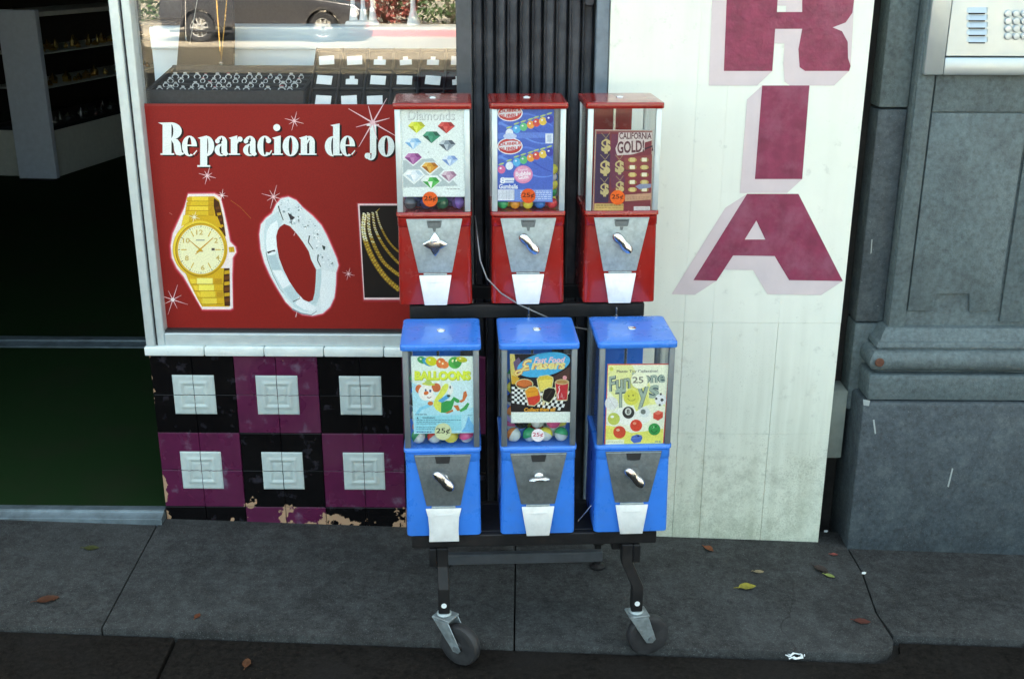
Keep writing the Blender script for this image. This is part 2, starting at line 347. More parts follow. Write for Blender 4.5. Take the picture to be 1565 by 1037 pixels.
class Art:
    """flat print: coloured shapes in zoomed-photo pixels, laid on a plane, each a hair above the last"""
    STEP = .000008
    def __init__(s, mp): s.mp = mp; s.v = []; s.f = []; s.c = []; s.l = 0
    def poly(s, pts, col, up=True):
        if up: s.l += 1
        o = len(s.v); P3 = [Vector((x, y, 0)) for x, y in pts]
        for t in tessellate_polygon([P3]): s.f.append(tuple(i+o for i in t)); s.c.append(col)
        s.v += [(x, y, s.l) for x, y in pts]; return s
    def faces(s, vs, fs, col):
        s.l += 1; o = len(s.v); s.v += [(x, y, s.l) for x, y in vs]
        for f in fs: s.f.append(tuple(i+o for i in f)); s.c.append(col)
    def rect(s, x0, y0, x1, y1, col, up=True): return s.poly([(x0,y0),(x1,y0),(x1,y1),(x0,y1)], col, up)
    def ell(s, cx, cy, rx, ry, col, rot=0, n=24, up=True, a0=0, a1=360):
        c, q = math.cos(R(rot)), math.sin(R(rot)); pts = []
        full = a1-a0 >= 360
        for k in range(n if full else n+1):
            a = R(a0+(a1-a0)*k/n); x, y = rx*math.cos(a), ry*math.sin(a); pts.append((cx+x*c-y*q, cy+x*q+y*c))
        return s.poly(pts, col, up)
    def band(s, outer, inner, col, closed=False):
        n = len(outer); vs = outer+inner; fs = []
        for i in range(n if closed else n-1): j = (i+1) % n; fs.append((i, j, n+j, n+i))
        s.faces(vs, fs, col)
    def ring(s, cx, cy, rx, ry, ix, iy, col, a0=0, a1=360, n=32, dx=0):
        full = a1-a0 >= 360; k = n if full else n+1
        o = [(cx+rx*math.cos(R(a0+(a1-a0)*i/n)), cy-ry*math.sin(R(a0+(a1-a0)*i/n))) for i in range(k)]
        q = [(cx+dx+ix*math.cos(R(a0+(a1-a0)*i/n)), cy-iy*math.sin(R(a0+(a1-a0)*i/n))) for i in range(k)]
        s.band(o, q, col, full)
    def line(s, pts, wd, col, w1=None):
        n = len(pts); o = []; q = []
        for i, (x, y) in enumerate(pts):
            a = pts[max(0, i-1)]; b = pts[min(n-1, i+1)]; dx, dy = b[0]-a[0], b[1]-a[1]; l = math.hypot(dx, dy) or 1
            h = (wd if w1 is None else wd+(w1-wd)*i/(n-1))/2
            o.append((x-dy/l*h, y+dx/l*h)); q.append((x+dy/l*h, y-dx/l*h))
        s.band(o, q, col)
    def text(s, t, x0, y0, x1, y1, col, bold=0, shear=0, tilt=0):
        vs, fs = text_faces(t, bold, shear)
        s.faces([(x0+(x1-x0)*a, y1-(y1-y0)*b+tilt*a) for a, b in vs], fs, col)
    def spark(s, cx, cy, r, col, ang=12, n=8, wd=3):
        for k in range(n):
            a = R(ang+360*k/n); l = r*(1 if k % 2 == 0 else .62)
            s.line([(cx, cy), (cx+l*math.cos(a), cy+l*math.sin(a))], wd, col, wd*.25)
        s.ell(cx, cy, wd*1.5, wd*1.5, col, n=10)
    def clip_out(s, x0, y0, x1, y1):
        s.v = [(min(max(x, x0), x1), min(max(y, y0), y1), l) for x, y, l in s.v]
    def build(s, name, m, parent, n):
        """n: local unit normal towards the viewer"""
        vs = [s.mp(x, y)+n*(l*s.STEP) for x, y, l in s.v]
        me = bpy.data.meshes.new(name); me.from_pydata(vs, [], s.f)
        ca = me.color_attributes.new('Col', 'FLOAT_COLOR', 'CORNER'); k = 0; buf = []
        cache = {}
        for p, c in zip(me.polygons, s.c):
            if c not in cache: cache[c] = (*lin(c), 1)
            for _ in p.vertices: buf += cache[c]
        ca.data.foreach_set('color', buf); me.validate()
        # faces towards n
        bm = bmesh.new(); bm.from_mesh(me)
        for f in bm.faces:
            f.normal_update()
            if f.normal.dot(n) < 0: f.normal_flip()
        bm.to_mesh(me); bm.free()
        return link(name, me, m, parent)

# ================================================================== the setting
gm = MB().add([(-400,-400,-1.2),(400,-400,-1.2),(400,400,-1.2),(-400,400,-1.2)], [(0,1,2,3)])
struct(gm.build('ground', M['farwalk'], smooth=False))
# pavement: a dirt bed with concrete slabs on it
sb = MB(); sb.add([(x, y, GZ(x, y)-dz) for dz in (.03, .2) for x, y in ((-6,-3.5),(7,-3.5),(7,.3),(-6,.3))], [(0,1,2,3),(7,6,5,4),(0,4,5,1),(1,5,6,2),(2,6,7,3),(3,7,4,0)])
walk = struct(sb.build('sidewalk', M['joint'], smooth=False))
def slab(poly, up, m, bev=.0016):
    s = MB().prism(poly, lambda a, b: (a, b, GZ(a, b)-.05), lambda a, b: (a, b, GZ(a, b)+up))
    return s.build('paving_slab', m, walk, bev, 2)
g = .0018
slab([(-6,-.5055),(.004-g,-.5055),(-.02-g,0.06),(-6,.06)], 0, M['concrete'])
slab([(.004+g,-.5055),(.943-g,-.508),(.943-g,.06),(-.02+g,.06)], .001, M['concrete'])
cor = [(1.83-.09+.09*math.sin(R(a)), -.5+.06-.06*math.cos(R(a))) for a in (0, 22, 45, 68, 90)]
slab([(.943+g,-.508)]+[(x-.004, y) for x, y in cor]+[(1.818,-.33),(1.836,-.15),(1.83,.06),(.943+g,.06)], 0, M['concrete'])
slab([(1.834,-.42),(4,-.425),(4,.06),(1.8345,.06),(1.8405,-.15),(1.8225,-.33)], -.002, M['concrete'])
slab([(4.01,-.425),(7,-.43),(7,.06),(4.01,.06)], -.002, M['concrete'])
slab([(-6,-1.6),(.190,-1.6),(.170,-.511),(-6,-.511)], -.014, M['concrete_d'])
slab([(.198,-1.6),(7,-1.6),(7,-.432),(1.845,-.43),(1.835,-.47),(1.79,-.512),(1.5,-.513),(.178,-.511)], -.016, M['concrete_d'])
slab([(-6,-3.3),(.9,-3.3),(.9,-1.61),(-6,-1.61)], -.014, M['concrete_d'])
slab([(.91,-3.3),(7,-3.3),(7,-1.61),(.91,-1.61)], -.014, M['concrete_d'])
struct(MB().box(-6, 7, -3.5, -3.31, -.5, -.08).build('kerb', M['concrete_d'], bevel=.015, segs=2))
struct(MB().add([(-120,-24.4,-.36),(120,-24.4,-.36),(120,-3.5,-.24),(-120,-3.5,-.24)], [(0,1,2,3)]).build('road', M['asphalt'], smooth=False))
struct(MB().add([(-120,-24.4,-.351),(120,-24.4,-.351),(120,-15.0,-.297),(-120,-15.0,-.297)], [(0,1,2,3)]).build('sunlit_road_strip', M['road_sunlit'], smooth=False))  # added paler sheet: sunlight on the road put into its colour
struct(MB().box(-120, 120, -60, -24.62, -.8, -.22).build('far_pavement', M['farwalk'], smooth=False))
struct(MB().box(-120, -3.2, -24.62, -24.4, -.8, -.215).build('far_kerb', M['farwalk'], bevel=.02))
struct(MB().box(-3.2, 6, -24.62, -24.4, -.8, -.215).build('far_kerb', M['redkerb'], bevel=.02))
struct(MB().box(6, 120, -24.62, -24.4, -.8, -.215).build('far_kerb', M['farwalk'], bevel=.02))

# shop floor, room and building mass
struct(MB().box(-4, 0, .02, 1.30, -.3, .03).build('entry_floor', M['carpet'], smooth=False))
struct(MB().box(-4, 4, 1.40, 8.5, -.3, .022).build('shop_floor', M['carpet'], smooth=False))
bld = thing('shop_building', 'shop building whose dark room shows through the open doorway', 'building', (0, 0, 0))
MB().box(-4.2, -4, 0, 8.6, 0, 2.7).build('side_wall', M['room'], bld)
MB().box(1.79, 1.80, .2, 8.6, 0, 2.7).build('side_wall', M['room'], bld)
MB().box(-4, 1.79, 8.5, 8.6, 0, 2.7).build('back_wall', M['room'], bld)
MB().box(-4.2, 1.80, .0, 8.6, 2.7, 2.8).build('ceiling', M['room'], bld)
MB().box(-14, 1.78, -.02, 8.6, 2.801, 15.8).build('upper_wall', M['facade'], bld)
MB().box(-14, -1.1, .0, .2, -.1, 2.8).build('front_wall', M['facade'], bld)
nb = thing('neighbour_building', 'upper storeys of the grey stone building above the intercom', 'building', (2, 0, 0))
MB().box(-.1, 14, .16, 9, 1.9, 13.6).build('upper_wall', M['stone'], nb)
MB().box(.42, 14, .20, 9, -.2, 1.899).build('wall', M['stone_d'], nb)

# thresholds
def saddle(y0, y1, z, label, x1):
    t = MB().prism_x([(y0,z-.04),(y0,z+.006),(y0+.35*(y1-y0),z+.012),(y0+.36*(y1-y0),z+.018),(y0+.7*(y1-y0),z+.018),(y1,z+.006),(y1,z-.04)], -1.1, x1)
    return tag(t.build('door_threshold', mat('worn_threshold', (.17, .22, .25), .5, .4, var=.2, scale=25, dirt=(.08, .1, .11), dscale=12, damt=.7), bevel=.001), label, 'threshold')
saddle(-.035, .04, .012, 'worn metal threshold strip between the sidewalk and the green carpet', -.003)
saddle(1.29, 1.41, .03, 'metal threshold strip at the inner end of the green carpet', -.003)

# glass counter and panel inside the shop
ct = thing('display_counter', 'glass jewelry counter with pale base inside the dark shop', 'counter', (-2.19, 4.73, .022), R(-10))
MB().box(-.45, 0, 0, 1.8, 0, .31).build('base', M['cream'], ct, .004)
MB().box(-.45, 0, 0, 1.8, .31, .335).build('trim', M['velvet2'], ct)
for z in (.58, .80): 
    s = MB().box(-.43, -.02, .02, 1.78, z, z+.01).build('shelf', M['cream'], ct)
k = 0
for z in (.335, .59, .81):
    mb = MB()
    for i in range(26):
        y = .06+i*.064; x = -.06-random.random()*.12; h = random.uniform(.02, .075); q = random.uniform(.012, .03)
        mb.lathe([(q, 0), (q*1.1, h*.5), (q*.5, h*.8), (q*.3, h)], (x, y, z), n=8)
    tag(mb.build('jewelry', M['gold'] if k else M['silver'], ct), kind='stuff'); k += 1
MB().box(-.003, 0, 0, 1.8, .336, 1.04).box(-.45, -.004, 0, .003, .336, 1.04).build('glass', M['pane'], ct)
MB().box(-.45, 0, 0, 1.8, 1.041, 1.07).build('top', M['cream'], ct, .003)
MB().box(-.02, .003, -.004, .02, .336, 1.04).build('corner_post', M['alu'], ct)
bp_ = thing('partition_board', 'upright blue grey board standing beside the glass counter', 'board', (P(55, 250, 4.64).x, 4.64, .022), R(-4))
MB().box(-.13, .13, 0, .05, .012, 1.09).build('board', M['panelblue'], bp_, .004)
MB().box(-.12, .12, -.02, .09, 0, .012).build('foot', M['black'], bp_)

# ------------------------------------------------------------------ tiled bulkhead
bk = thing('tiled_bulkhead', 'black and purple checkered tile wall with white square motifs below the window', 'tiled wall', (0, 0, 0))
MB().box(.0005, .799, .0085, .25, -.1, .472).build('core', M['grout'], bk, smooth=False)
T = .10795
tile_me = {}
def tile_mesh(h, m):
    k = (round(h, 4), m.name)
    if k not in tile_me:
        me = MB().box(.0006, T-.0006, 0, .009, .0006, h-.0006).mesh('tile', .0012, 1); me.materials.append(m); tile_me[k] = me
    return tile_me[k]
# quarter of the raised white motif (corner at the square's centre)
def hh(t, u, v):
    if t > .97: return .0003
    if t > .66: return .0022+.0006*(.97-t)/.31
    if t > .52: return .0042
    if t > .40: return .0018
    return .0026+.0012*math.cos(u*14)*math.cos(v*14)
n = 14; mv = []; mf = []
ts = [0, .1, .2, .3, .39, .41, .50, .54, .64, .68, .8, .9, .96, 1.0]
for i in range(n):
    for j in range(n):
        t = max(ts[i], ts[j]); mv.append((ts[i]*.0535+.0008, -hh(t, ts[i], ts[j]), ts[j]*.0535+.0008))
for i in range(n-1):
    for j in range(n-1): mf.append((i*n+j, (i+1)*n+j, (i+1)*n+j+1, i*n+j+1))
mq = MB().add(mv, mf).mesh('inlay', 0, smooth=True, ang=50); mq.materials.append(M['inlay'])
for row in range(3):
    for col in range(4):
        m = M['tile_k'] if (row+col) % 2 == 0 else M['tile_p']
        for a in range(2):
            for b in range(2):
                x = (col*2+a)*T
                if x > .79: continue
                ztop = .47-(row*2+b)*T
                zb = max(ztop-T, -.04)
                if ztop < -.02: continue
                wv = (random.uniform(-.0006, .0006))
                o = link('tile', tile_mesh(ztop-zb, m), None, bk); o.location = (x, wv, zb)
                if row < 2:
                    q = link('inlay', mq, None, o)
                    q.location = (T if a == 0 else 0, 0, 0 if b == 0 else T)
                    q.scale = (-1 if a == 0 else 1, 1, 1 if b == 0 else -1)

# ------------------------------------------------------------------ shop window
win = thing('shop_window', 'pale metal framed shop window with street reflections in its glass', 'window', (0, 0, .47))
zz = .47
MB().box(0, .022, -.012, .06, .0275, 1.95).build('frame_post', M['alu'], win, .002)
MB().box(.0225, .026, .0, .05, .0275, 1.95).build('seal', M['slot'], win)
MB().box(.0265, .046, -.004, .05, .0275, 1.95).build('frame_post', M['alu'], win, .002)
MB().box(.0465, .80, -.004, .05, .0275, .060).build('frame_rail', M['alu'], win, .002)
MB().box(.0465, .80, .006, .05, .0605, .066).build('seal', M['slot'], win)
MB().box(0, .80, -.004, .05, 1.951, 2.0).build('frame_rail', M['alu'], win, .002)
MB().box(.0467, .7995, .030, .036, .0665, 1.95).build('glass', M['glass'], win, smooth=False)
xj = [-.006, .1475, .3, .4525, .605, .76, .80]
for a, b in zip(xj[:-1], xj[1:]):
    MB().box(a+.0008, b-.0008, -.016, .06, .0035, .0272).build('sill_tile', M['sill'], win, .003, 2)

# red vinyl sign on the glass
sg = thing('window_sign', 'red sign with watch and ring pictures reading Reparacion de Jo', 'sign', (.42, .0275, .531))
SIGN_Y = .0262
inv = Matrix.Translation(-sg.location)
MB().box(-.384, .378, .0, .002, 0, .571).build('panel', mat('sign_backing', (.25, .012, .008), .5, var=.06, scale=20), sg, smooth=False)
def smap(reg, scale):
    return lambda x, y: Vector((P(reg[0]+x/scale, reg[1]+y/scale, SIGN_Y)))-sg.location
NY = Vector((0, -1, 0))
RED = '8c1710'
A = Art(smap((210, 150), 2.802))
A.poly([(8, 34), (1360, 30), (1360, 995), (124, 990)], RED)
# lettering in a fat condensed serif
def glyphs(A, dx, dy, c):
    def r(x0, y0, x1, y1): A.rect(x0+dx, y0+dy, x1+dx, y1+dy, c)
    def ring(cx, cy, rx, ry, ix, iy, a0=0, a1=360, ox=0): A.ring(cx+dx, cy+dy, rx, ry, ix, iy, c, a0, a1, 36, ox)
    def p(pts): A.poly([(x+dx, y+dy) for x, y in pts], c)
    def dot(x, y, rr): A.ell(x+dx, y+dy, rr, rr, c, n=18)
    # R
    r(108,108,146,243); p([(88,105),(150,104),(150,111),(110,116),(108,114)]); r(99,236,158,243)
    ring(144,141,46,37,10,30,-90,90); r(140,104,146,111); r(140,171,150,178)
    p([(146,172),(172,176),(184,192),(188,218),(191,233),(199,234),(199,240),(184,246),(166,242),(158,226),(155,196),(146,180)])
    # e
    for ex in (223, 900):
        ring(ex,205,32,44,9,38,-2,300); r(ex-10,199,ex+31,205); p([(ex+15,240),(ex+31,222),(ex+33,226),(ex+20,243)])
    # p
    r(269,168,299,290); r(257,287,312,294); p([(258,170),(298,160),(299,172),(270,176)])
    ring(297,205,32,43,7,36,-95,95)
    # a
    for ax in (330, 452):
        r(ax+30,185,ax+54,236); ring(ax+30,188,24,26,4,20,0,150); dot(ax+13,184,10)
        ring(ax+30,222,29,26,8,19,80,290); p([(ax+32,232),(ax+54,228),(ax+60,240),(ax+50,248),(ax+38,244)]); r(ax+24,196,ax+36,202)
    # r
    r(400,168,428,240); r(391,237,440,243); p([(391,170),(428,160),(428,173),(400,176)]); dot(440,176,11); p([(426,186),(432,166),(442,164),(440,172),(430,196)])
    # c
    ring(546,205,32,44,7,38,48,318); dot(562,182,11); p([(562,238),(574,222),(577,226),(566,244)])
    # i
    r(586,168,614,240); r(577,237,623,243); p([(577,170),(614,160),(614,173),(586,176)]); dot(597,126,15)
    # o
    ring(656,205,34,44,8,38); ring(1066,206,35,45,8,38)
    # n
    r(700,168,727,240); r(692,237,735,243); p([(692,170),(727,160),(727,173),(700,176)])
    r(736,188,760,240); r(730,237,767,243); ring(736,190,24,28,2,20,0,120); p([(724,186),(738,163),(744,168),(728,196)])
    # d
    ring(838,206,35,43,8,37,85,275); r(838,114,866,240); p([(826,116),(866,108),(866,118),(838,121)]); r(838,238,877,245)
    # J
    r(996,116,1023,235); r(982,112,1034,119); ring(1000,235,23,31,3,25,-180,0); dot(986,247,13)
glyphs(A, 9, 6, '1a0806')
glyphs(A, 0, 0, 'eef4f0')
PK = 'f0c8cc'
A.spark(1008, 105, 120, PK, 30, 8, 7); A.spark(672, 98, 42, PK, 15, 8, 4); A.spark(300, 332, 38, PK, 15, 8, 4)
A.line([(400,437),(440,465),(487,515)], 1.5, 'b07030'); A.line([(137,490),(150,498)], 2, 'c08070')
A.build('print', M['vinyl'], sg, NY)

# watch picture
B = Art(smap((240, 280), 4.936)); B.l = 10
out = [(235,82),(435,80),(480,110),(505,210),(530,330),(550,440),(590,480),(596,520),(570,560),(566,700),(572,940),(550,950),(340,948),(300,880),(240,770),(200,700),(150,640),(112,560),(104,470),(120,380),(160,290),(205,190)]
cxw = sum(p[0] for p in out)/len(out); cyw = sum(p[1] for p in out)/len(out)
def grow(pts, k): return [(x+(x-cxw)/math.hypot(x-cxw, y-cyw)*k, y+(y-cyw)/math.hypot(x-cxw, y-cyw)*k) for x, y in pts]
for k, c in ((20, '9c1a20'), (13, 'b83844'), (7, 'dc7a84'), (0, 'f6e6e2')): B.poly(grow(out, k), c)
G1, G2, G3, G4, BR = 'd8ac1c', 'f0cf3c', 'a87a10', 'f8ec80', '4a2608'
B.poly([(240,100),(430,98),(470,130),(500,260),(520,400),(470,420),(200,330),(215,200)], G1)
B.poly([(430,110),(468,140),(498,260),(518,400),(480,380),(440,240),(425,160)], BR)
for i in range(5): B.poly([(440+i*11,180+i*45),(470+i*9,175+i*45),(476+i*9,192+i*45),(446+i*11,200+i*45)], 'c89a18' if i % 2 else '6a3c0c')
for i in range(4):
    y = 102+i*36
    B.rect(262-i*8, y, 385, y+30, G2 if i % 2 == 0 else 'e2bd28'); B.rect(225-i*4, y+4, 256-i*8, y+34, G1); B.rect(390, y+2, 428, y+32, 'c89a18')
    B.line([(225-i*4, y+33), (428, y+32)], 3, G3)
B.poly([(200,240),(245,240),(240,290),(180,330)], G2); B.poly([(370,240),(455,250),(490,340),(400,300)], G1)
B.poly([(200,640),(505,640),(510,760),(545,930),(340,930),(300,860),(240,740)], G1)
B.poly([(505,640),(548,640),(552,925),(510,925),(500,800)], BR)
for i in range(6): B.poly([(508,660+i*42),(548,655+i*42),(550,680+i*42),(508,686+i*42)], 'd0a41c' if i % 2 == 0 else '6a3c0c')
for i in range(4):
    y = 715+i*50
    B.rect(300+i*14, y, 420+i*10, y+44, (G4, 'f6e45c', G2, 'eed044')[i]); B.rect(430+i*10, y+4, 490+i*4, y+40, G1 if i % 2 else 'c0901a'); B.poly([(245+i*28,y+6),(292+i*14,y+6),(296+i*14,y+42),(262+i*28,y+42)], G2)
    B.line([(250+i*26, y+46), (500, y+45)], 4, G3)
B.poly([(540,480),(580,478),(586,518),(545,520)], G1); B.line([(560,480),(562,518)], 3, G3); B.line([(572,480),(574,518)], 3, G3)
B.ell(325,495,207,218,G1, n=48); B.ell(322,492,200,210,G2, n=48, ); B.ell(330,502,192,203,G3, n=48); B.ell(332,500,186,196,G1, n=48)
B.ell(332,500,174,184,'f4efc0', n=48)
for k in range(60):
    a = 2*math.pi*k/60; c, s_ = math.cos(a), math.sin(a)
    B.line([(332+c*158, 500+s_*168), (332+c*(166 if k % 5 else 172), 500+s_*(176 if k % 5 else 182))], 3 if k % 5 else 5, '9a7a40' if k % 5 else '5a4a30')
for k in (1, 3, 5, 7, 9, 11):
    a = R(-90+30*k); c, s_ = math.cos(a), math.sin(a); B.line([(332+c*108, 500+s_*114), (332+c*150, 500+s_*160)], 8, 'd8b848')
for tx, x, y in (('12', 322, 370), ('2', 446, 432), ('4', 458, 562), ('6', 346, 636), ('8', 226, 565), ('10', 222, 432)):
    B.text(tx, x-(26 if len(tx) > 1 else 14), y-20, x+(26 if len(tx) > 1 else 14), y+18, 'd0b45c', .02)
B.line([(294,428),(360,428)], 9, 'a8a890')
B.line([(300,520),(425,410)], 13, 'cfa028', 6); B.line([(345,515),(290,468),(240,425)], 12, 'cfa028', 4); B.line([(332,500),(290,535)], 9, 'cfa028', 6)
B.rect(412,488,436,506,'5a4a40'); B.ell(326,503,13,13,'c89a20', n=12)
B.spark(490, 90, 48, 'f6dada', 10, 8, 6); B.spark(282, 255, 44, 'fbf6d8', 15, 8, 6); B.spark(120, 876, 120, PK, 18, 8, 7); B.ell(120,876,14,14,'f8ecec')
B.build('watch_picture', M['vinyl'], sg, NY)

# ring picture
Cc = Art(smap((380, 270), 4.508)); Cc.l = 10
outer = [(190,190),(225,150),(275,140),(330,165),(375,215),(440,270),(500,335),(535,400),(575,490),(605,560),(618,610),(602,660),(600,740),(590,830),(560,895),(510,940),(440,955),(370,945),(310,915),(255,860),(200,770),(150,680),(110,590),(85,500),(75,400),(85,330),(120,285),(160,255)]
inner = [(215,345),(245,325),(285,340),(330,390),(375,450),(415,515),(430,570),(465,640),(462,720),(455,800),(442,850),(415,862),(380,848),(330,795),(280,720),(240,640),(210,560),(195,480),(190,410),(200,370)]
cxw, cyw = 330, 540
for k, c in ((18, '9c1a20'), (11, 'c04450'), (5, 'e4949c')): Cc.poly(grow(outer, k), c)
Cc.poly(outer, 'e4ecec')
Cc.poly([(120,300),(160,270),(200,240),(240,300),(215,345),(190,420),(195,500),(215,580),(260,690),(330,800),(400,860),(440,850),(470,880),(400,930),(320,900),(250,820),(190,720),(140,600),(110,480),(105,380)], 'cfe0e2')
Cc.poly([(150,330),(195,300),(205,350),(188,420),(195,500),(180,540),(130,540),(118,450),(125,380)], 'f2f8f7')
Cc.poly([(130,545),(185,535),(225,640),(160,640)], 'b8cdd2')
Cc.poly([(165,645),(228,645),(290,740),(235,770)], 'f0f6f6'); Cc.poly([(240,775),(300,750),(350,815),(310,870)], 'c2d6da')
Cc.poly([(320,875),(352,820),(420,868),(470,900),(440,925),(380,915)], 'f4f8f8')
Cc.line([(120,520),(130,570),(165,670),(215,770),(240,800)], 4, '3c6a60', 2)
Cc.poly([(125,518),(178,503),(186,515),(165,515),(135,530)], '141c1c'); Cc.line([(305,860),(352,838),(350,822)], 6, '3c4444', 3)
Cc.poly([(465,640),(500,630),(500,800),(470,870),(430,880),(455,800)], 'c6d8da'); Cc.poly([(510,640),(600,660),(595,800),(560,890),(500,930),(490,800)], 'eef4f4')
Cc.line([(300,910),(360,940),(430,952),(470,925)], 10, '7c8c94', 4)
Cc.poly(inner, RED)
stones = [(250,190,40),(300,235,44),(350,285,44),(385,330,40),(430,320,36),(455,400,42),(480,460,50),(520,560,48),(560,600,40),(340,210,30),(470,360,30),(230,240,28),(310,300,34)]
rs = random.Random(3)
for x, y, r_ in stones:
    Cc.ell(x, y, r_, r_*.85, 'dfe8ea', 40, 14)
    for q in range(9):
        a = rs.uniform(0, 6.28); d = rs.uniform(.2, .95)*r_; w_ = rs.uniform(3, 10)
        xx, yy = x+d*math.cos(a), y+d*.85*math.sin(a)
        Cc.poly([(xx-w_, yy), (xx+rs.uniform(-3, 3), yy-w_*rs.uniform(.5, 1.3)), (xx+w_, yy+rs.uniform(-4, 4)), (xx, yy+w_*.7)], rs.choice(['a8bcc0', '8a9ea2', 'ffffff', 'f4fafa', 'c4d2d4', '5c7470', 'f8fcfc']))
for pts in ([(205,200),(215,235),(240,300)], [(275,250),(290,290),(300,330)], [(420,405),(412,450),(445,500)], [(480,535),(475,575),(498,620)]): Cc.line(pts, 9, '28443c', 5)
Cc.poly([(275,250),(320,280),(300,300),(285,285)], '3a3034'); Cc.poly([(505,470),(530,480),(524,505),(515,500)], '30403c')
Cc.spark(172, 138, 84, PK, 15, 8, 6); Cc.spark(688, 668, 44, PK, 15, 8, 4); Cc.line([(325,965),(335,920)], 7, PK, 2); Cc.line([(312,405),(325,375)], 5, PK, 2)
Cc.build('ring_picture', M['vinyl'], sg, NY)

# chains picture
D = Art(smap((380, 270), 4.508)); D.l = 10
D.poly([(744,178),(1390,178),(1390,860),(788,860)], 'a83038'); D.poly([(752,186),(1390,186),(1390,846),(794,846)], 'f0d0d0')
D.poly([(764,198),(1390,198),(1390,832),(798,832)], '100808')
for s_, (pts, wd, nn) in enumerate((([(800,258),(790,360),(815,470),(870,590),(950,700),(1040,780)], 38, 34), ([(826,250),(830,360),(865,470),(925,580),(1000,650),(1060,690)], 27, 32), ([(855,245),(870,350),(910,440),(965,520),(1030,590),(1070,610)], 20, 32), ([(880,240),(905,330),(950,420),(1000,485),(1060,535)], 15, 30))):
    # smooth path
    def bez(t):
        m = len(pts)-1; f_ = t*m; i = min(int(f_), m-1); q = f_-i
        p0 = pts[max(i-1, 0)]; p1 = pts[i]; p2 = pts[i+1]; p3 = pts[min(i+2, m)]
        return tuple(.5*(2*b+(-a+c)*q+(2*a-5*b+4*c-d)*q*q+(-a+3*b-3*c+d)*q**3) for a, b, c, d in zip(p0, p1, p2, p3))
    D.line([bez(i/30) for i in range(31)], wd, '6a5014')
    for i in range(nn):
        x, y = bez((i+.5)/nn); x2, y2 = bez(min(1, (i+.9)/nn)); a = math.degrees(math.atan2(y2-y, x2-x))
        D.ell(x, y, wd*.5, wd*.22, ('e8dc9c' if i < nn*.35 else 'd0ac3c') if i % 2 else ('f2eed0' if i < nn*.3 else 'b88c28'), a-50, 8)
        D.ell(x, y, wd*.16, wd*.10, '4a3408', a-50, 6)
D.line([(880,240),(905,215)], 5, 'c0a040', 2)
D.build('chains_picture', M['vinyl'], sg, NY)

# ------------------------------------------------------------------ window display
bed = thing('display_ledge', 'white stepped ledge and low partition behind the window glass', 'ledge', (.4, .3, 1.0))
MB().box(-.399, .43, -.255, .14, .02, .078).build('bed', M['whitewood'], bed, .003)
MB().box(-.46, .43, .15, .165, .02, .225).build('partition', M['whitewood'], bed, .002)
MB().box(-.46, .43, .142, .149, .196, .256).build('rail', M['whitewood'], bed, .003)
MB().box(-.46, .43, .166, .30, .23, .256).build('upper_shelf', M['whitewood'], bed, .003)
MB().box(-.46, .43, .166, .29, -.9, .22).build('core', M['velvet'], bed)
MB().box(-.399, .43, -.25, .14, -.5, .019).build('core', M['velvet'], bed)

tr = thing('ring_tray', 'black slotted tray of rings in the shop window', 'tray', (.035, .055, 1.0785))
ZT = lambda y: .040+.13*y
MB().prism_x([(0,0),(.012,0),(.012,.05),(0,.055)], 0, .392).build('rim', M['velvet2'], tr, .003)
MB().prism_x([(.25,0),(.262,0),(.262,.088),(.25,.088)], 0, .392).build('rim', M['velvet2'], tr, .002)
for x in (0, .380): MB().prism_x([(.0125,0),(.2495,0),(.2495,.086),(.0125,.050)], x, x+.012).build('rim', M['velvet2'], tr, .002)
MB().prism_x([(.0126,.001),(.2494,.001),(.2494,.04+.13*.25),(.0126,.0416)], .0125, .3795).build('bed', M['velvet'], tr)
for k in range(6):
    y = .018+k*.0455; MB().prism_x([(y,ZT(y)-.004),(y+.007,ZT(y)-.003),(y+.0055,ZT(y)+.004),(y+.001,ZT(y)+.003)], .013, .379).build('ridge', M['velvet2'], tr)
def ring_mesh(m):
    mb = MB(); n1 = 14
    rings = []
    for k in range(n1):
        a = 2*math.pi*k/n1; c = (math.cos(a)*.0075, math.sin(a)*.0075); rings.append([(c[0]+math.cos(a)*.0014*math.cos(q), .0014*math.sin(q), c[1]+math.sin(a)*.0014*math.cos(q)) for q in (0, 1.57, 3.14, 4.71)])
    mb.loft(rings, closed=True); nb_ = len(mb.f)
    mb.lathe([(.001, .0065), (.0052, .0105), (.0045, .0125), (.001, .013)], (0, 0, 0), n=8)
    me = mb.mesh('ring', 0); me.materials.append(mat('ring_foam', (.72, .74, .74), .35, .2, var=.1)); me.materials.append(m)
    for i, p in enumerate(me.polygons):
        if p.center.z > .0085 and abs(p.center.x) < .006: p.material_index = 1
    return me
rmw, rmr = ring_mesh(M['gem']), ring_mesh(M['gem_red'])
for r_ in range(5):
    for c_ in range(13):
        if random.random() < .06: continue
        y = .040+r_*.0455
        if y > .22: continue
        redst = random.random() < .16
        o = link('finger_ring', rmr if redst else rmw)
        o.location = (.035+.03+c_*.0270+random.uniform(-.004, .004), .055+y-.004, 1.0785+ZT(y)+.004); o.rotation_euler = (R(-25), 0, R(random.uniform(-25, 25))); s_ = random.uniform(.6, .9); o.scale = (s_*1.25, s_, s_)
        tag(o, 'small ring with a red stone in the black ring tray' if redst else 'small silver ring with pale stones in the black ring tray', 'ring', 'red stone rings in the tray' if redst else 'pale stone rings in the tray')

bd = thing('card_display', 'black tilted display board with rows of small white jewelry cards', 'display board', (.430, .062, 1.0785)); bd.rotation_euler = (R(38), 0, 0)
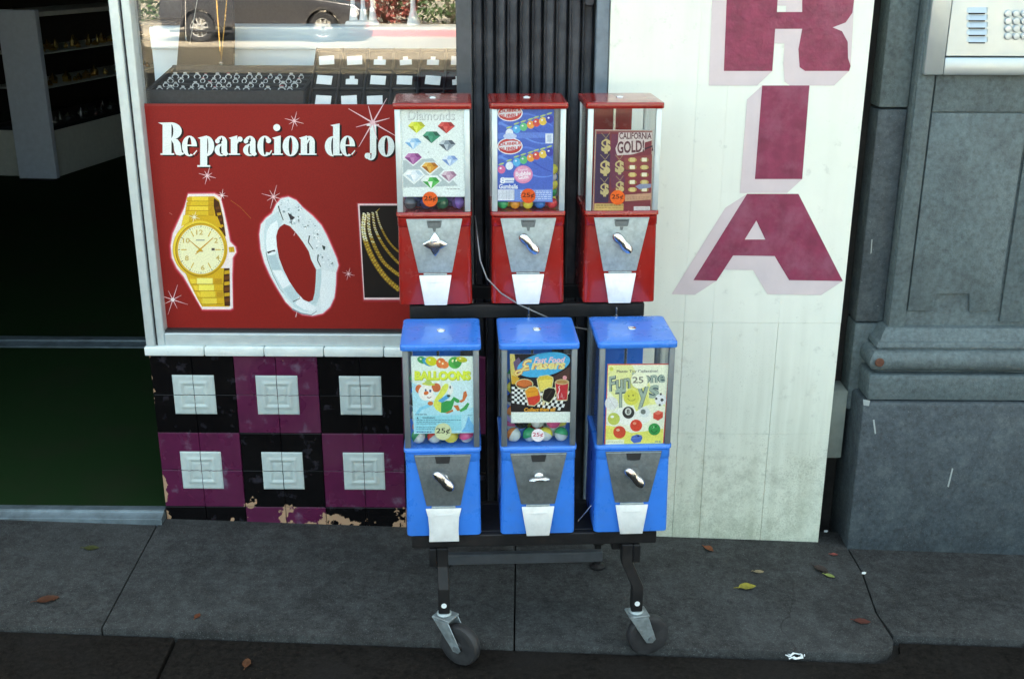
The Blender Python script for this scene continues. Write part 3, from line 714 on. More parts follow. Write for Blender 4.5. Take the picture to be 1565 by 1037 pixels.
# local: x right, z up the slope after tilt -> use (x, t) with normal +? build lying: y = up-slope, z = out of board
MB().box(0, .42, 0, .215, -.018, 0).build('board', M['velvet2'], bd, .002)
for i in range(7): MB().box(.004+i*.0655-.0022, .004+i*.0655+.0022, .002, .213, .0003, .012).build('divider', M['velvet2'], bd, .001)
for j in range(4): MB().box(.0065, .399, .004+j*.069-.0022, .004+j*.069+.0022, .0005, .0105).build('divider', M['velvet2'], bd, .001)
for j in range(3):
    for i in range(6): MB().box(.010+i*.0655, .064+i*.0655, .010+j*.069, .069+j*.069, .0004, .003).build('pad', M['velvet'], bd, .002)
cm1 = MB().box(-.019, .019, 0, .024, -.0006, .0006).mesh('jewelry_card', 0); cm1.materials.append(M['card'])
cm2 = MB().prism([(-.015,0),(.015,0),(.015,.014),(.006,.015),(.006,.023),(-.006,.023),(-.006,.015),(-.015,.014)], lambda a, b: (a, b, -.0006), lambda a, b: (a, b, .0006)).mesh('jewelry_card', 0); cm2.materials.append(M['card'])
MBD = Matrix.Translation(bd.location) @ Matrix.Rotation(R(38), 4, 'X')
notch = {(0,3), (1,1), (2,2), (2,3), (2,4), (1,5)}
for j in range(3):
    for i in range(6):
        nn = (j, i) in notch
        o = link('jewelry_card', cm2 if nn else cm1)
        o.matrix_world = MBD @ Matrix.Translation((.037+i*.0655+random.uniform(-.004, .004), .018+j*.069, .008)) @ Matrix.Rotation(R(random.uniform(-6, 6)), 4, 'Z') @ Matrix.Rotation(R(18), 4, 'X')
        tag(o, 'small notched white jewelry card on the black display board' if nn else 'small rectangular white jewelry card on the black display board', 'card', 'notched cards on the board' if nn else 'rectangular cards on the board')

yb = .36
ns = thing('necklace_stand', 'black velvet necklace stand rising behind the ring tray', 'jewelry stand', (P(308, 102, yb).x, yb, 1.079))
pl = [(P(u, v, yb).x-ns.location.x, P(u, v, yb).z-1.079) for u, v in ((262,110),(353,110),(357,43),(352,-70),(282,-70),(276,20))]
pl[0] = (pl[0][0], 0); pl[1] = (pl[1][0], 0)
MB().prism_y(pl, 0, .02).build('bust', M['velvet'], ns, .004, 2)
MB().box(-.07, .07, .021, .07, 0, .01).build('foot', M['velvet'], ns)
def chain(pxs, m, label, r=.0016):
    pts = [P(u, v, yb-.006) for u, v in pxs]; c = pts[-1]
    o = thing('necklace', label, 'necklace', c)
    MB().tube([p-c for p in pts], r, 6).build('chain', m, o)
    return o
def cat_(p0, p1, sag, n=8): return [(p0[0]+(p1[0]-p0[0])*t/n+0, p0[1]+(p1[1]-p0[1])*t/n+sag*4*(t/n)*(1-t/n)) for t in range(n+1)]
nk = chain(cat_((327,-60), (338,96), 6)[:-1]+cat_((338,96), (352,-60), 0), M['gold'], 'gold necklace with pendant on the black velvet stand')
pc = P(338, 96, yb-.008)-nk.location
MB().lathe([(.001, -.010), (.006, -.004), (.006, .002), (.002, .006)], tuple(pc), n=10).build('pendant', M['silver'], nk)
chain(cat_((283,-60), (284,60), 8)+cat_((290,68), (312,-60), 0), M['silver'], 'fine silver chain on the left of the black velvet stand', .0011)
bx_ = thing('display_box', 'dark open box on the white ledge beside the necklace stand', 'box', (P(244, 36, .53).x, .53, 1.257))
MB().box(-.08, .06, -.04, .05, 0, .012).build('tray', M['velvet2'], bx_, .002); MB().box(-.08, .06, .04, .05, .0125, .12).build('lid', M['velvet2'], bx_, .002)
ws = thing('earring_stand', 'white stand with three stems on a square base behind the glass', 'jewelry stand', (P(556, 42, .53).x, .53, 1.257))
MB().prism([(-.05,-.03),(.05,-.03),(.04,.03),(-.04,.03)], lambda a, b: (a, b, 0), lambda a, b: (a*.9, b*.9, .012)).build('base', M['card'], ws, .002)
for x in (-.028, .0, .026): MB().lathe([(.012, .0125), (.006, .05), (.0045, .30), (.003, .31)], (x, 0, 0), n=10).build('stem', M['card'], ws)
ws = thing('earring_stand', 'white single stem stand with flared foot behind the glass', 'jewelry stand', (P(632, 40, .53).x, .53, 1.257))
MB().lathe([(.020, 0), (.018, .006), (.008, .04), (.005, .09), (.004, .30)], n=14).build('stem', M['card'], ws)

# ------------------------------------------------------------------ folding gate
gt = thing('folding_gate', 'black folded steel gate standing between the window and white pier', 'gate', (.98, .05, 0))
MB().box(-.181, -.145, -.045, .03, -.06, 2.6).build('post', M['post'], gt, .002)
MB().box(.146, .1765, -.04, .03, -.06, 2.6).build('post', M['post_blue'], gt, .002)
xs = [P(u, 60, .06).x-.98 for u in (722, 739.5, 757.7, 775, 794, 812.4, 830.6, 849, 869, 889, 908)]
for i in range(10):
    a, b = xs[i]+.0008, xs[i+1]-.0008; dp = .008*(i % 2)+random.uniform(-.002, .002)
    pr = [(a, -.012+dp), (a+.0035, -.014+dp), (a+.005, -.002+dp), (b-.006, -.004+dp), (b-.002, .002+dp), (b, .02), (a, .02)]
    MB().prism(pr, lambda p, q: (p, q, -.02), lambda p, q: (p, q, 2.55)).build('slat', M['gate'], gt, .0005)
MB().box(-.144, .145, .021, .035, -.05, 2.6).build('backing', M['slot'], gt)
lk = MB().prism_y([(P(u, v, .035).x-.98, P(u, v, .035).z) for u, v in ((893,-60),(908,-60),(908,6),(904,9),(897,9),(893,6))], -.03, -.012).build('lock_case', M['gate'], gt, .002)

# ------------------------------------------------------------------ white pier with painted letters
pr_ = thing('painted_pier', 'white painted wall pier with vertical maroon letters, grimy at its foot', 'wall', (1.4592, 0, 0))
px0 = [1.1575, 1.366, 1.438, 1.604, 1.7615]; pz = [-.12, .2605, .566, 2.79]
MB().box(px0[0]+.002-1.4592, px0[-1]-.002-1.4592, .0125, .2, -.11, 2.788).build('core', M['pier'], pr_)
for i in range(4):
    for j in range(3):
        gp_ = .0004 if j < 2 else .00012
        MB().box(px0[i]+gp_-1.4592, px0[i+1]-gp_-1.4592, (random.uniform(-.0004, .0004) if j < 2 else 0), .0122, pz[j]+.0003, pz[j+1]-.0002).build('panel', M['pier'], pr_, .0004 if j < 2 else .00015)
cs = 2.2545
def hull(pts):
    pts = sorted(set(pts)); 
    def half(ps):
        h = []
        for p in ps:
            while len(h) > 1 and (h[-1][0]-h[-2][0])*(p[1]-h[-2][1])-(h[-1][1]-h[-2][1])*(p[0]-h[-2][0]) <= 0: h.pop()
            h.append(p)
        return h
    a = half(pts); b = half(pts[::-1]); return a[:-1]+b[:-1]
LET = {'R': ([[(478,-85),(655,-85),(648,42),(642,100),(632,245),(465,245)], [(655,-85),(735,-85),(735,-30),(652,-30)], [(648,42),(735,42),(735,100),(642,100)],
              [(735,-85),(820,-85),(890,-60),(915,-10),(908,45),(885,78),(840,95),(872,108),(892,145),(893,200),(902,228),(897,245),(745,245),(726,232),(722,170),(735,100),(735,42),(735,-30)]], (-52, 50)),
       'I': ([[(597,295),(760,295),(735,617),(572,617)]], (-52, 48)),
       'A': ([[(545,668),(634,668),(577,760),(537,825),(497,880),(440,967),(360,965)], [(634,668),(722,668),(875,968),(690,965),(640,882),(608,825),(577,760)], [(537,825),(608,825),(640,882),(497,880)]], (-75, 48))}
def sheet(name, polys, y, m, parent, step=0):
    vs = []; fs = []
    for k, pl_ in enumerate(polys):
        o = len(vs); t3 = [P(900+a/cs, b/cs, y) for a, b in pl_]
        vs += [(p.x-parent.location.x, y-k*step, p.z) for p in t3]
        for t in tessellate_polygon([[Vector((p.x, p.z, 0)) for p in t3]]): fs.append(tuple(i+o for i in t))
    mb = MB(); mb.v = vs; mb.f = fs
    me = mb.mesh(name, 0, smooth=False); return link(name, me, m, parent)
for nm, (pcs, off) in LET.items():
    sheet('letter_shadow', [hull(p_+[(x+off[0], y+off[1]) for x, y in p_]) for p_ in pcs], -.0011, M['pink'], pr_, .00002)
    sheet('letter', pcs, -.0016, M['maroon_r'] if nm == 'R' else M['maroon'], pr_)

# ------------------------------------------------------------------ stone pilaster
st = thing('stone_pilaster', 'grey moulded stone pilaster on a tall plinth beside the white pier', 'pilaster', (2.05, 0, 0)); OX = 2.05
MB().box(1.768-OX, 1.90-OX, .15, .19, -.15, 2.6).build('recess_back', M['recess'], st)
ys = .075
def sx(u, v): return P(u, v, ys).x-OX
jt = [P(1360, 166, ys).z, P(1310, 493, ys).z]
for z0, z1, m in ((jt[0]+.002, 2.4, M['stone']), (jt[1]+.002, jt[0]-.002, M['stone_d']), (.30, jt[1]-.002, M['stone'])):
    MB().box(sx(1352, 80), sx(1398, 80), ys, .149, z0, z1).build('side_block', m, st, .005, 2)
MB().box(sx(1399, 80), sx(1420, 80), .11, .149, .3, 2.4).build('groove', M['recess'], st)
x0 = P(1403, 116, .035).x; yS = .035
MB().box(x0-OX, .6, yS+.012, .14, .5, 2.4).build('shaft', M['stone'], st, .003)
MB().box(x0-OX, P(1430, 116, yS).x-OX, yS, yS+.0118, .54, 2.4).build('shaft_edge', M['stone'], st, .005, 2)
zc = 1.0
def sh(u, v): q = P(1240+u/2.16, v/2.16, yS+.006); return (q.x-OX, q.z)
xl = P(1430, 116, yS).x-OX+.004
pan = [(xl, 1.085), (xl, sh(320,1025)[1]), sh(400,1025), sh(413,970), sh(520,970), sh(520,1028), sh(598,1026), (sh(612,1005)[0]+.004, sh(612,1005)[1]), (sh(612,1005)[0]+.006, 1.085)]
MB().prism_y(pan, yS+.004, yS+.0118).build('panel', M['stone'], st, .0025, 2)
MB().box(xl, sh(612,1005)[0]+.006, yS+.005, yS+.0118, 1.088, 2.4).build('panel', M['stone'], st, .002, 2)
MB().box(sh(612,1005)[0]+.012, .595, yS+.003, yS+.0118, .56, 2.4).build('panel', M['stone'], st, .0025, 2)
def mould(name, prof, m, bev=.002):
    xa = x0-OX; yb_ = .145; mb = MB()
    mb.loft([[(xa-d, yb_, z) for d, z in prof], [(xa-d, yS-d, z) for d, z in prof], [(.62, yS-d, z) for d, z in prof]])
    return mb.build(name, m, st, bev, 2, ang=40)
db = x0-1.832
mould('plinth', [(-.03,-.14), (db,-.14), (db,.352), (db-.004,.360), (-.03,.360)], M['stone_d'], .004)
mould('band', [(-.03,.363), (db-.014,.363), (db-.012,.425), (db-.016,.432), (-.03,.432)], M['stone'], .004)
tor = [(-.03,.436), (db-.03,.436)]+[(db-.040+.032*math.cos(R(a)), .467+.030*math.sin(R(a))) for a in range(-75, 80, 15)]+[(db-.032,.499), (-.03,.499)]
mould('torus', tor, M['stone'], 0)
mould('cap', [(-.03,.501), (db-.026,.501), (db-.030,.514), (db-.036,.516), (db-.043,.532), (db-.052,.546), (-.03,.546)], M['stone'], .0015)
hp = P(1342, 551, -.01); rp = mat('rust', (.12, .05, .03), .9, var=.4)
MB().lathe([(.010, -.004), (.012, -.001), (.009, .004), (.006, .008), (.001, .009)], (hp.x-OX, -.022, hp.z), 'y', 14).build('rust_plug', rp, st)
wm = mat('paint_chip', (.34, .38, .38), .7, var=.1)
yp = yS-db-.0012
for m_pts in ([(1334,641),(1336.5,641),(1339,662),(1337,663)], [(1455,715),(1457,716),(1450,744),(1448,743)], [(1319,610),(1330,612),(1328,620),(1320,619)]):
    MB().prism_y([(P(u, v, yp).x-OX, P(u, v, yp).z) for u, v in m_pts], yp, yp+.0009).build('paint_chip', wm, st, smooth=False)
for m_pts in ([(1332,366),(1333.5,366),(1332,386),(1330.5,388)],):
    MB().prism_y([(P(u, v, ys-.0012).x-OX, P(u, v, ys-.0012).z) for u, v in m_pts], ys-.0012, ys-.0003).build('paint_chip', wm, st, smooth=False)
gb = P(1280, 650, .07)
tag(link('wall_block', MB().box(P(1262, 650, .07).x, P(1291, 650, .07).x, .07, .149, P(1280, 700, .07).z, P(1280, 597, .07).z).mesh('wall_block', .004, 2), M['greyblock']), 'small pale block wedged in the dark gap beside the white pier', 'block')

# ------------------------------------------------------------------ intercom
yI = yS-.014
def ix(u, v): q = P(u, v, yI); return q.x, q.z
ox_, oz_ = ix(1411, 115); nx, nz = ix(1444, 88)
ic = thing('intercom_panel', 'stainless intercom panel with louvres and keypad on the stone pilaster', 'intercom', (ox_+.19, yI, oz_))
W_, Hh = .38, .50; mx = nx-ox_; mz = nz-oz_
MB().box(-.19, -.19+mx, -.003, .017, 0, Hh).build('frame', M['steel'], ic, .004, 2)
MB().box(.19-mx, .19, -.003, .017, 0, Hh).build('frame', M['steel'], ic, .004, 2)
MB().box(-.19+mx+.0005, .19-mx-.0005, -.0025, .017, 0, mz).build('frame', M['steel'], ic, .004, 2)
MB().box(-.19+mx+.0005, .19-mx-.0005, -.0025, .017, Hh-mz, Hh).build('frame', M['steel'], ic, .004, 2)
MB().box(-.19+mx+.003, .19-mx-.003, .004, .016, mz+.003, Hh-mz-.003).build('faceplate', M['steel'], ic, .001)
for k in range(5):
    a = ix(1478, 15+k*11.2); b = ix(1511, 15+k*11.2); xa, xb = a[0]-ic.location.x, b[0]-ic.location.x; z = a[1]-ic.location.z
    MB().loft([[(xa, .004, z-.006), (xa, .004, z+.005), (xa, .0038, z+.005), (xa, .0038, z-.006)], [(xa+.005, -.004, z-.007), (xa+.005, .002, z+.005), (xa+.005, .0038, z+.005), (xa+.005, .0038, z-.006)],
               [(xb-.005, -.004, z-.007), (xb-.005, .002, z+.005), (xb-.005, .0038, z+.005), (xb-.005, .0038, z-.006)], [(xb, .004, z-.006), (xb, .004, z+.005), (xb, .0038, z+.005), (xb, .0038, z-.006)]]).build('louvre', M['steel'], ic)
    MB().box(xa+.006, xb-.006, .0030, .0037, z-.0105, z-.0072).build('slot', M['slot'], ic)
for r_ in range(4):
    for c_ in range(3):
        a = ix(1541+c_*12.5, 21+r_*11.5)
        MB().lathe([(.0086, .004), (.0086, .0005), (.0070, -.0015), (.001, -.002)], (a[0]-ic.location.x, 0, a[1]-ic.location.z), 'y', 14).build('button', M['steel'], ic)

# ================================================================== vending rack and machines
RYAW = .0567686; RO = Vector((.968979, -.312908, 0)); DX, DYB = .0123, -.20834; ZRED, ZBLU = .709637, .249411; SP = .20328; DD = .176
cR, sR = math.cos(RYAW), math.sin(RYAW)
def rw(a, b, z): return Vector((RO.x+a*cR-b*sR, RO.y+a*sR+b*cR, z))
RN = Vector((-sR, cR, 0))

rack = thing('vending_rack', 'black two tier steel rack on casters holding the candy machines', 'rack', (RO.x, RO.y, 0), RYAW)
def rl(p): # world -> rack local
    d = p-rack.location; return Vector((d.x*cR+d.y*sR, -d.x*sR+d.y*cR, d.z))
MB().box(-.262, .262, .004, .022, ZRED-.034, ZRED-.003).build('shelf_bar', M['black'], rack, .002)
MB().box(-.262, .262, .15, .168, ZRED-.034, ZRED-.003).build('shelf_bar', M['black'], rack, .002)
for a in (-.22, -.01, .2): MB().box(a-.012, a+.012, .0225, .1495, ZRED-.03, ZRED-.0035).build('shelf_brace', M['black'], rack, .001)
MB().box(-.262, .275, DYB+.006, DYB+.024, ZBLU-.032, ZBLU-.003).build('shelf_bar', M['black'], rack, .002)
MB().box(-.262, .275, DYB+.15, DYB+.168, ZBLU-.032, ZBLU-.003).build('shelf_bar', M['black'], rack, .002)
MB().box(-.24, .25, DYB+.0245, DYB+.1495, ZBLU-.012, ZBLU-.003).build('shelf_plate', M['black'], rack, .001)
zt_, zb_ = PP(800, 846, rw(0, DYB+.165, 0), RN).z, PP(800, 861, rw(0, DYB+.165, 0), RN).z
MB().box(-.195, .18, DYB+.165, DYB+.183, zb_, zt_).build('cross_bar', M['post'], rack, .002)
for a in (-.205, .192):
    MB().box(a-.014, a+.014, .120, .1495, .03, ZRED-.0345).build('upright', M['black'], rack, .003)
    MB().box(a-.012, a+.012, DYB+.03, .1195, ZBLU-.060, ZBLU-.0325).build('side_rail', M['black'], rack, .002)
    b = rw(a, .135, 0); gz = GZ(b.x, b.y)
    MB().lathe([(.02, gz), (.02, gz+.006), (.009, gz+.012), (.009, .0295)], (a, .135, 0), n=12).build('foot', M['black'], rack)
for u in (808, 942): 
    q = rl(PP(u, 473, rw(0, .002, 0), RN)); MB().lathe([(.0035, -.006), (.0045, -.004), (.0045, 0), (.0025, .001), (.0025, .018)], (q.x, q.y, q.z-.012), n=8).build('bolt', M['chrome'], rack)
def caster(axle, heading, swivel, top):
    """heading: direction (deg) in which the wheel trails away from the swivel; parts hang on a fork"""
    ax = axle; r = .049
    h = Vector((math.cos(R(heading)), math.sin(R(heading)), 0)); s_ = Vector((-h.y, h.x, 0))
    def L(p, a, b, z): return p+h*a+s_*b+Vector((0, 0, z))
    mb = MB(); sw = swivel
    for sd in (-1, 1):
        o = .0175*sd
        pts = [(sw-ax).dot(h)-.018, (sw-ax).dot(h)+.024]
        zt = sw.z-ax.z
        poly = [(pts[0], zt), (pts[1], zt), (.014, -.004), (.006, -.013), (-.008, -.011), (-.014, -.002)]
        mb.loft([[L(ax, a, o, z) for a, z in poly], [L(ax, a, o+.0025*sd, z) for a, z in poly]])
    mb.loft([[L(ax, a, b, (sw.z-ax.z)+dz) for a, b in ((pts[0]-.002,-.0205), (pts[1]+.002,-.0205), (pts[1]+.002,.0205), (pts[0]-.002,.0205))] for dz in (.0005, .006)])
    fk = MB(); fk.v = [tuple(rl(Vector(v))) for v in mb.v]; fk.f = mb.f
    f = fk.build('caster', mat('caster_steel', (.26, .30, .31), .45, .4, var=.25, scale=70, dirt=(.12, .11, .10), dscale=30, damt=.7), rack, .0012)
    def wheel(prof, n=28):
        rings = [[L(ax, rr*math.cos(2*math.pi*k/n), w_, rr*math.sin(2*math.pi*k/n)) for k in range(n)] for rr, w_ in prof]
        m_ = MB().loft(rings); m_.v = [tuple(rl(Vector(v))) for v in m_.v]; return m_
    wheel([(.030,-.0125), (.040,-.0135), (.046,-.0115), (r,-.006), (r,.006), (.046,.0115), (.040,.0135), (.030,.0125)]).build('tyre', M['tyre'], f)
    wheel([(.001,-.012), (.010,-.016), (.014,-.0115), (.0298,-.0115), (.0298,.0115), (.014,.0115), (.010,.016), (.001,.012)]).build('hub', M['black'], f)
    wheel([(.001,-.0230), (.0055,-.0230), (.0055,-.0204), (.003,-.0202), (.003,.0202), (.0055,.0204), (.0055,.0230), (.001,.0230)], 8).build('axle_bolt', M['zinc_dark'], f)
    # king pin collar
    c = rl(sw); MB().lathe([(.015, .0062), (.017, .009), (.0145, .013), (.012, .0135)], tuple(c), n=16).build('collar', M['zinc'], f)
for (cu, cv), (su, sv), (tu, tv), hd, gxy in (((704, 1012), (677, 948), (676, 832), -31, None), ((988, 996), (968, 939), (958, 832), 14, None)):
    g0 = GP(cu, cv, -.015); ax = Vector((g0.x, g0.y+.0, GZ(g0.x, g0.y)-.015+.049))
    h = Vector((math.cos(R(hd)), math.sin(R(hd)), 0))
    sw = ax-h*(.042 if cu < 800 else .030); sw.z = ax.z+.056
    caster(ax, hd, sw, None)
    top = PP(tu, tv, rw(0, DYB+.015, 0), RN); top.z = ZBLU-.033
    a = rl(sw+Vector((0, 0, .0136))); m_ = rl(sw+Vector((0, 0, .075))); t = rl(top)
    t2 = Vector((t.x, t.y, t.z-.045))
    ringp = lambda c, s_=.0125: [(c.x-s_, c.y-s_, c.z), (c.x+s_, c.y-s_, c.z), (c.x+s_, c.y+s_, c.z), (c.x-s_, c.y+s_, c.z)]
    MB().loft([ringp(a), ringp(m_), ringp(t2), ringp(t)]).build('leg', M['black'], rack, .002)
    sg_ = -1 if cu < 800 else 1
    MB().box(t.x+sg_*.013, t.x+sg_*.029, t.y-.013, t.y+.02, t.z-.045, t.z-.0005).build('bracket', M['black'], rack, .002)
    MB().box(t.x-.010, t.x+.010, t.y+.013, t.y+.10, t.z-.030, t.z-.012).build('brace', M['black'], rack, .002)
    q = rl(sw+Vector((0, 0, .035))); MB().lathe([(.006, -.0135), (.006, -.0125)], (q.x, q.y, q.z), 'y', 10).build('sticker', M['card'], rack)
p0 = PP(882, 798, rw(0, DYB+.06, 0), RN); p1 = PP(906, 769, rw(0, DYB+.06, 0), RN)
MB().tube([rl(p0), rl((p0+p1)/2), rl(p1)], .0012, 6).build('rod', M['chrome'], rack)

# thin security cable
cpts = [(726,330,.10), (730,365,.02), (734,398,-.002), (744,425,-.006), (766,448,-.008), (795,466,-.010), (826,480,-.012), (858,494,-.006), (880,500,.03), (897,503,.10)]
cp = [PP(u, v, rw(0, b, 0), RN) for u, v, b in cpts]
tag(MB().tube(cp, .0016, 6).build('security_cable', mat('grey_cable', (.22, .23, .24), .4, .2)), 'thin grey cable looping under the middle red machine', 'cable')

# ---- machine parts shared by both colours
def loft_r(specs): 
    return MB().loft([rrect(w_, d_, r_, z) for w_, d_, r_, z in specs])
ME = {}
for cn in ('red', 'blue'):
    ME[cn, 'body'] = loft_r([(.152,.166,.006,0), (.1605,.1745,.010,.0015), (.1615,.1755,.011,.006), (.157,.171,.011,.174), (.157,.171,.011,.1755)]).mesh('body', 0, ang=50)
    ME[cn, 'shoulder'] = loft_r([(.1575,.1715,.011,.1757), (.1595,.1735,.011,.177), (.159,.173,.011,.1955), (.155,.169,.009,.1965)]).mesh('shoulder', 0, ang=50)
    ME[cn, 'collar'] = loft_r([(.158,.172,.010,.1967), (.1635,.1775,.011,.1985), (.164,.178,.011,.205), (.161,.175,.010,.2075), (.150,.164,.008,.2078)]).mesh('collar', 0, ang=50)
    ME[cn, 'lid'] = loft_r([(.158,.172,.008,.4266), (.1650,.1790,.009,.4266), (.1662,.1802,.010,.4274), (.1662,.1802,.010,.4360), (.1652,.1792,.0095,.4376), (.1625,.1765,.009,.4386), (.150,.164,.008,.4394), (.06,.07,.006,.4402)]).mesh('lid', 0, ang=60)
    for k in ('body', 'shoulder', 'collar', 'lid'): ME[cn, k].materials.append(M[cn])
    for k in ('plate',):
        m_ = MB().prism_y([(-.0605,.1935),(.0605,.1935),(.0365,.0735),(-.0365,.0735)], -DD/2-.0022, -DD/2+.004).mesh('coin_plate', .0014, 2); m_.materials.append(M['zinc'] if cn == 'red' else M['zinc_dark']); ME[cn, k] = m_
def hmesh(kind):
    mb = MB()
    mb.lathe([(.0115, 0), (.0115, -.006), (.009, -.010), (.001, -.0105)], (0, 0, 0), 'y', 18)
    if kind == 'star':
        pts = []
        for k in range(16):
            a = 2*math.pi*k/16; r_ = (.027, .0185, .0145, .0185)[k % 4]; pts.append((r_*math.cos(a)*1.05, r_*math.sin(a)))
        mb.loft([[(x*k_, y_, z*k_) for x, z in pts] for k_, y_ in ((.97, -.0106), (1, -.012), (1, -.0145), (.85, -.0155))])
        mb.loft([[(-.010, -.0156, .010), (.012, -.0156, .013), (.013, -.0156, .007), (-.010, -.0156, .003)], [(-.008, -.020, .009), (.010, -.0195, .011), (.011, -.0195, .008), (-.008, -.020, .005)]])
    else:
        Ln, wd = (.029, .0165) if kind == 'wing' else (.023, .0075)
        up_ = [(Ln*math.cos(R(a_))*(1 if abs(math.cos(R(a_))) > .5 else 1), wd*(.62+.38*abs(math.cos(R(a_))))*math.sin(R(a_))+(.0035*math.cos(R(a_)) if kind == 'wing' else 0)) for a_ in range(0, 360, 15)]
        mb.loft([[(x*k_, y_-abs(x)*.10, z*k2) for x, z in up_] for k_, k2, y_ in ((.96, .9, -.0106), (1, 1, -.0125), (1, 1, -.0155), (.93, .72, -.0205), (.5, .3, -.0225))])
    me = mb.mesh('handle', .0006, 1, ang=50); me.materials.append(M['chrome']); return me
HM = {k: hmesh(k) for k in ('star', 'wing', 'bar')}
def machine(cn, idx, label, handle, hang, flapv=0):
    off = (idx-1)*SP+(0 if cn == 'red' else DX); b0 = 0 if cn == 'red' else DYB; z0 = ZRED if cn == 'red' else ZBLU
    c = rw(off, b0+DD/2, z0)
    t = thing('candy_machine', label, 'vending machine', c, RYAW, 'coin vending machines on the rack')
    dark = cn == 'blue'
    for k in ('body', 'shoulder', 'collar', 'lid'):
        o = link(k, ME[cn, k], None, t)
        if k == 'lid': lid = o
    MB().lathe([(.009, .4404), (.0085, .4420), (.0055, .4422), (.0050, .4414), (.001, .4414)], n=18).build('lock', M['chrome'], lid)
    cp_ = link('coin_plate', ME[cn, 'plate'], None, t)
    yf = -DD/2-.0022
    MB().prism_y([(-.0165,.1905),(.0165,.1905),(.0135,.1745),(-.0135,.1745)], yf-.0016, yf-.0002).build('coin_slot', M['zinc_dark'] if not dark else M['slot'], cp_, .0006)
    MB().box(-.0125, .0125, yf-.0020, yf-.0017, .1865, .1882).build('slot_opening', M['slot'], cp_)
    MB().prism_y([(-.004,.1738),(.004,.1738),(.0022,.166),(-.0022,.166)], yf-.0012, yf-.0002).build('slot_stem', M['zinc_dark'], cp_)
    MB().prism_y([(-.0585,.1925),(.0585,.1925),(.0582,.1912),(-.0582,.1912)], yf-.0014, yf-.0002).build('plate_lip', M['zinc'], cp_)
    h = link('handle', HM[handle], None, cp_); h.location = (0.001, yf-.0003, .141); h.rotation_euler = (0, R(hang), 0)
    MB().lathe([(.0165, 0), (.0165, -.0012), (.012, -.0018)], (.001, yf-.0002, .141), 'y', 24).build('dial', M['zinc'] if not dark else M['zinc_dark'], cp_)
    MB().box(-.0255, .0255, yf-.003, yf+.002, .0695, .0730).build('hinge', M['zinc'], t, .0008)
    # flap: hinged at the top, leaning out at the bottom
    if flapv == 0: fp = [(-.0355,.0690),(.0355,.0690),(.0245,.0030),(-.0245,.0030)]
    else: fp = [(-.0385,.0690),(.0385,.0690),(.0335,.050),(.0315,.02),(.0325,-.006),(-.0325,-.006),(-.0315,.02),(-.0335,.050)]
    lean = lambda z: (0.069-z)*.12
    m_ = MB().prism(fp, lambda a, z: (a, yf-.0035-lean(z), z), lambda a, z: (a, yf+.0-lean(z), z)).build('chute_door', M['flap'], t, .0012, 2)
    MB().prism([(-.019,.056),(.019,.056),(.018,.0525),(-.018,.0525)], lambda a, z: (a, yf-.0044-lean(z), z), lambda a, z: (a, yf-.0034-lean(z), z)).build('rib', M['flap'], m_, .0004)
    for q in (-1, 1):
        for e in (-1, 1):
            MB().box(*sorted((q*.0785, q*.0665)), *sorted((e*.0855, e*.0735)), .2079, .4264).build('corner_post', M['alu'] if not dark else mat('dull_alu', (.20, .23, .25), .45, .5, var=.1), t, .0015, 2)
    MB().box(-.0664, .0664, -.0842, -.0824, .2079, .4264).build('pane', M['pane'], t, smooth=False)
    MB().box(-.0664, .0664, .0824, .0842, .2079, .4264).build('pane', M['pane'], t, smooth=False)
    for q in (-1, 1): MB().box(*sorted((q*.0760, q*.0742)), -.0734, .0734, .2079, .4264).build('pane', M['pane'], t, smooth=False)
    MB().box(-.0655, .040, .0795, .0815, .2085, .4255).build('back_panel', M[cn], t)
    MB().tube([(-.008, .02, .2085), (-.008, .02, .3), (-.008, .02, .4262)], .003, 8).build('rod', M['chrome'], t)
    return t, c
def mmap(t, c, reg, s_, yl):
    Mi = (Matrix.Translation(c) @ Matrix.Rotation(RYAW, 4, 'Z')).inverted(); o = c+RN*yl
    return lambda x, y: Mi @ PP(reg[0]+x/s_, reg[1]+y/s_, o, RN)
CY = -.0805; SY = -.0848
def sticker(t, c, reg, s_, x, y, r_, bgc, fg, txt='25¢'):
    a = Art(mmap(t, c, reg, s_, SY)); a.ell(x, y, r_, r_, bgc, n=32); a.ell(x, y, r_*.94, r_*.94, bgc, n=32)
    a.text(txt, x-r_*.82, y-r_*.42, x+r_*(.82 if len(txt) > 2 else .5), y+r_*.34, fg, .02)
    a.build('price_sticker', M['print'], t, NY)

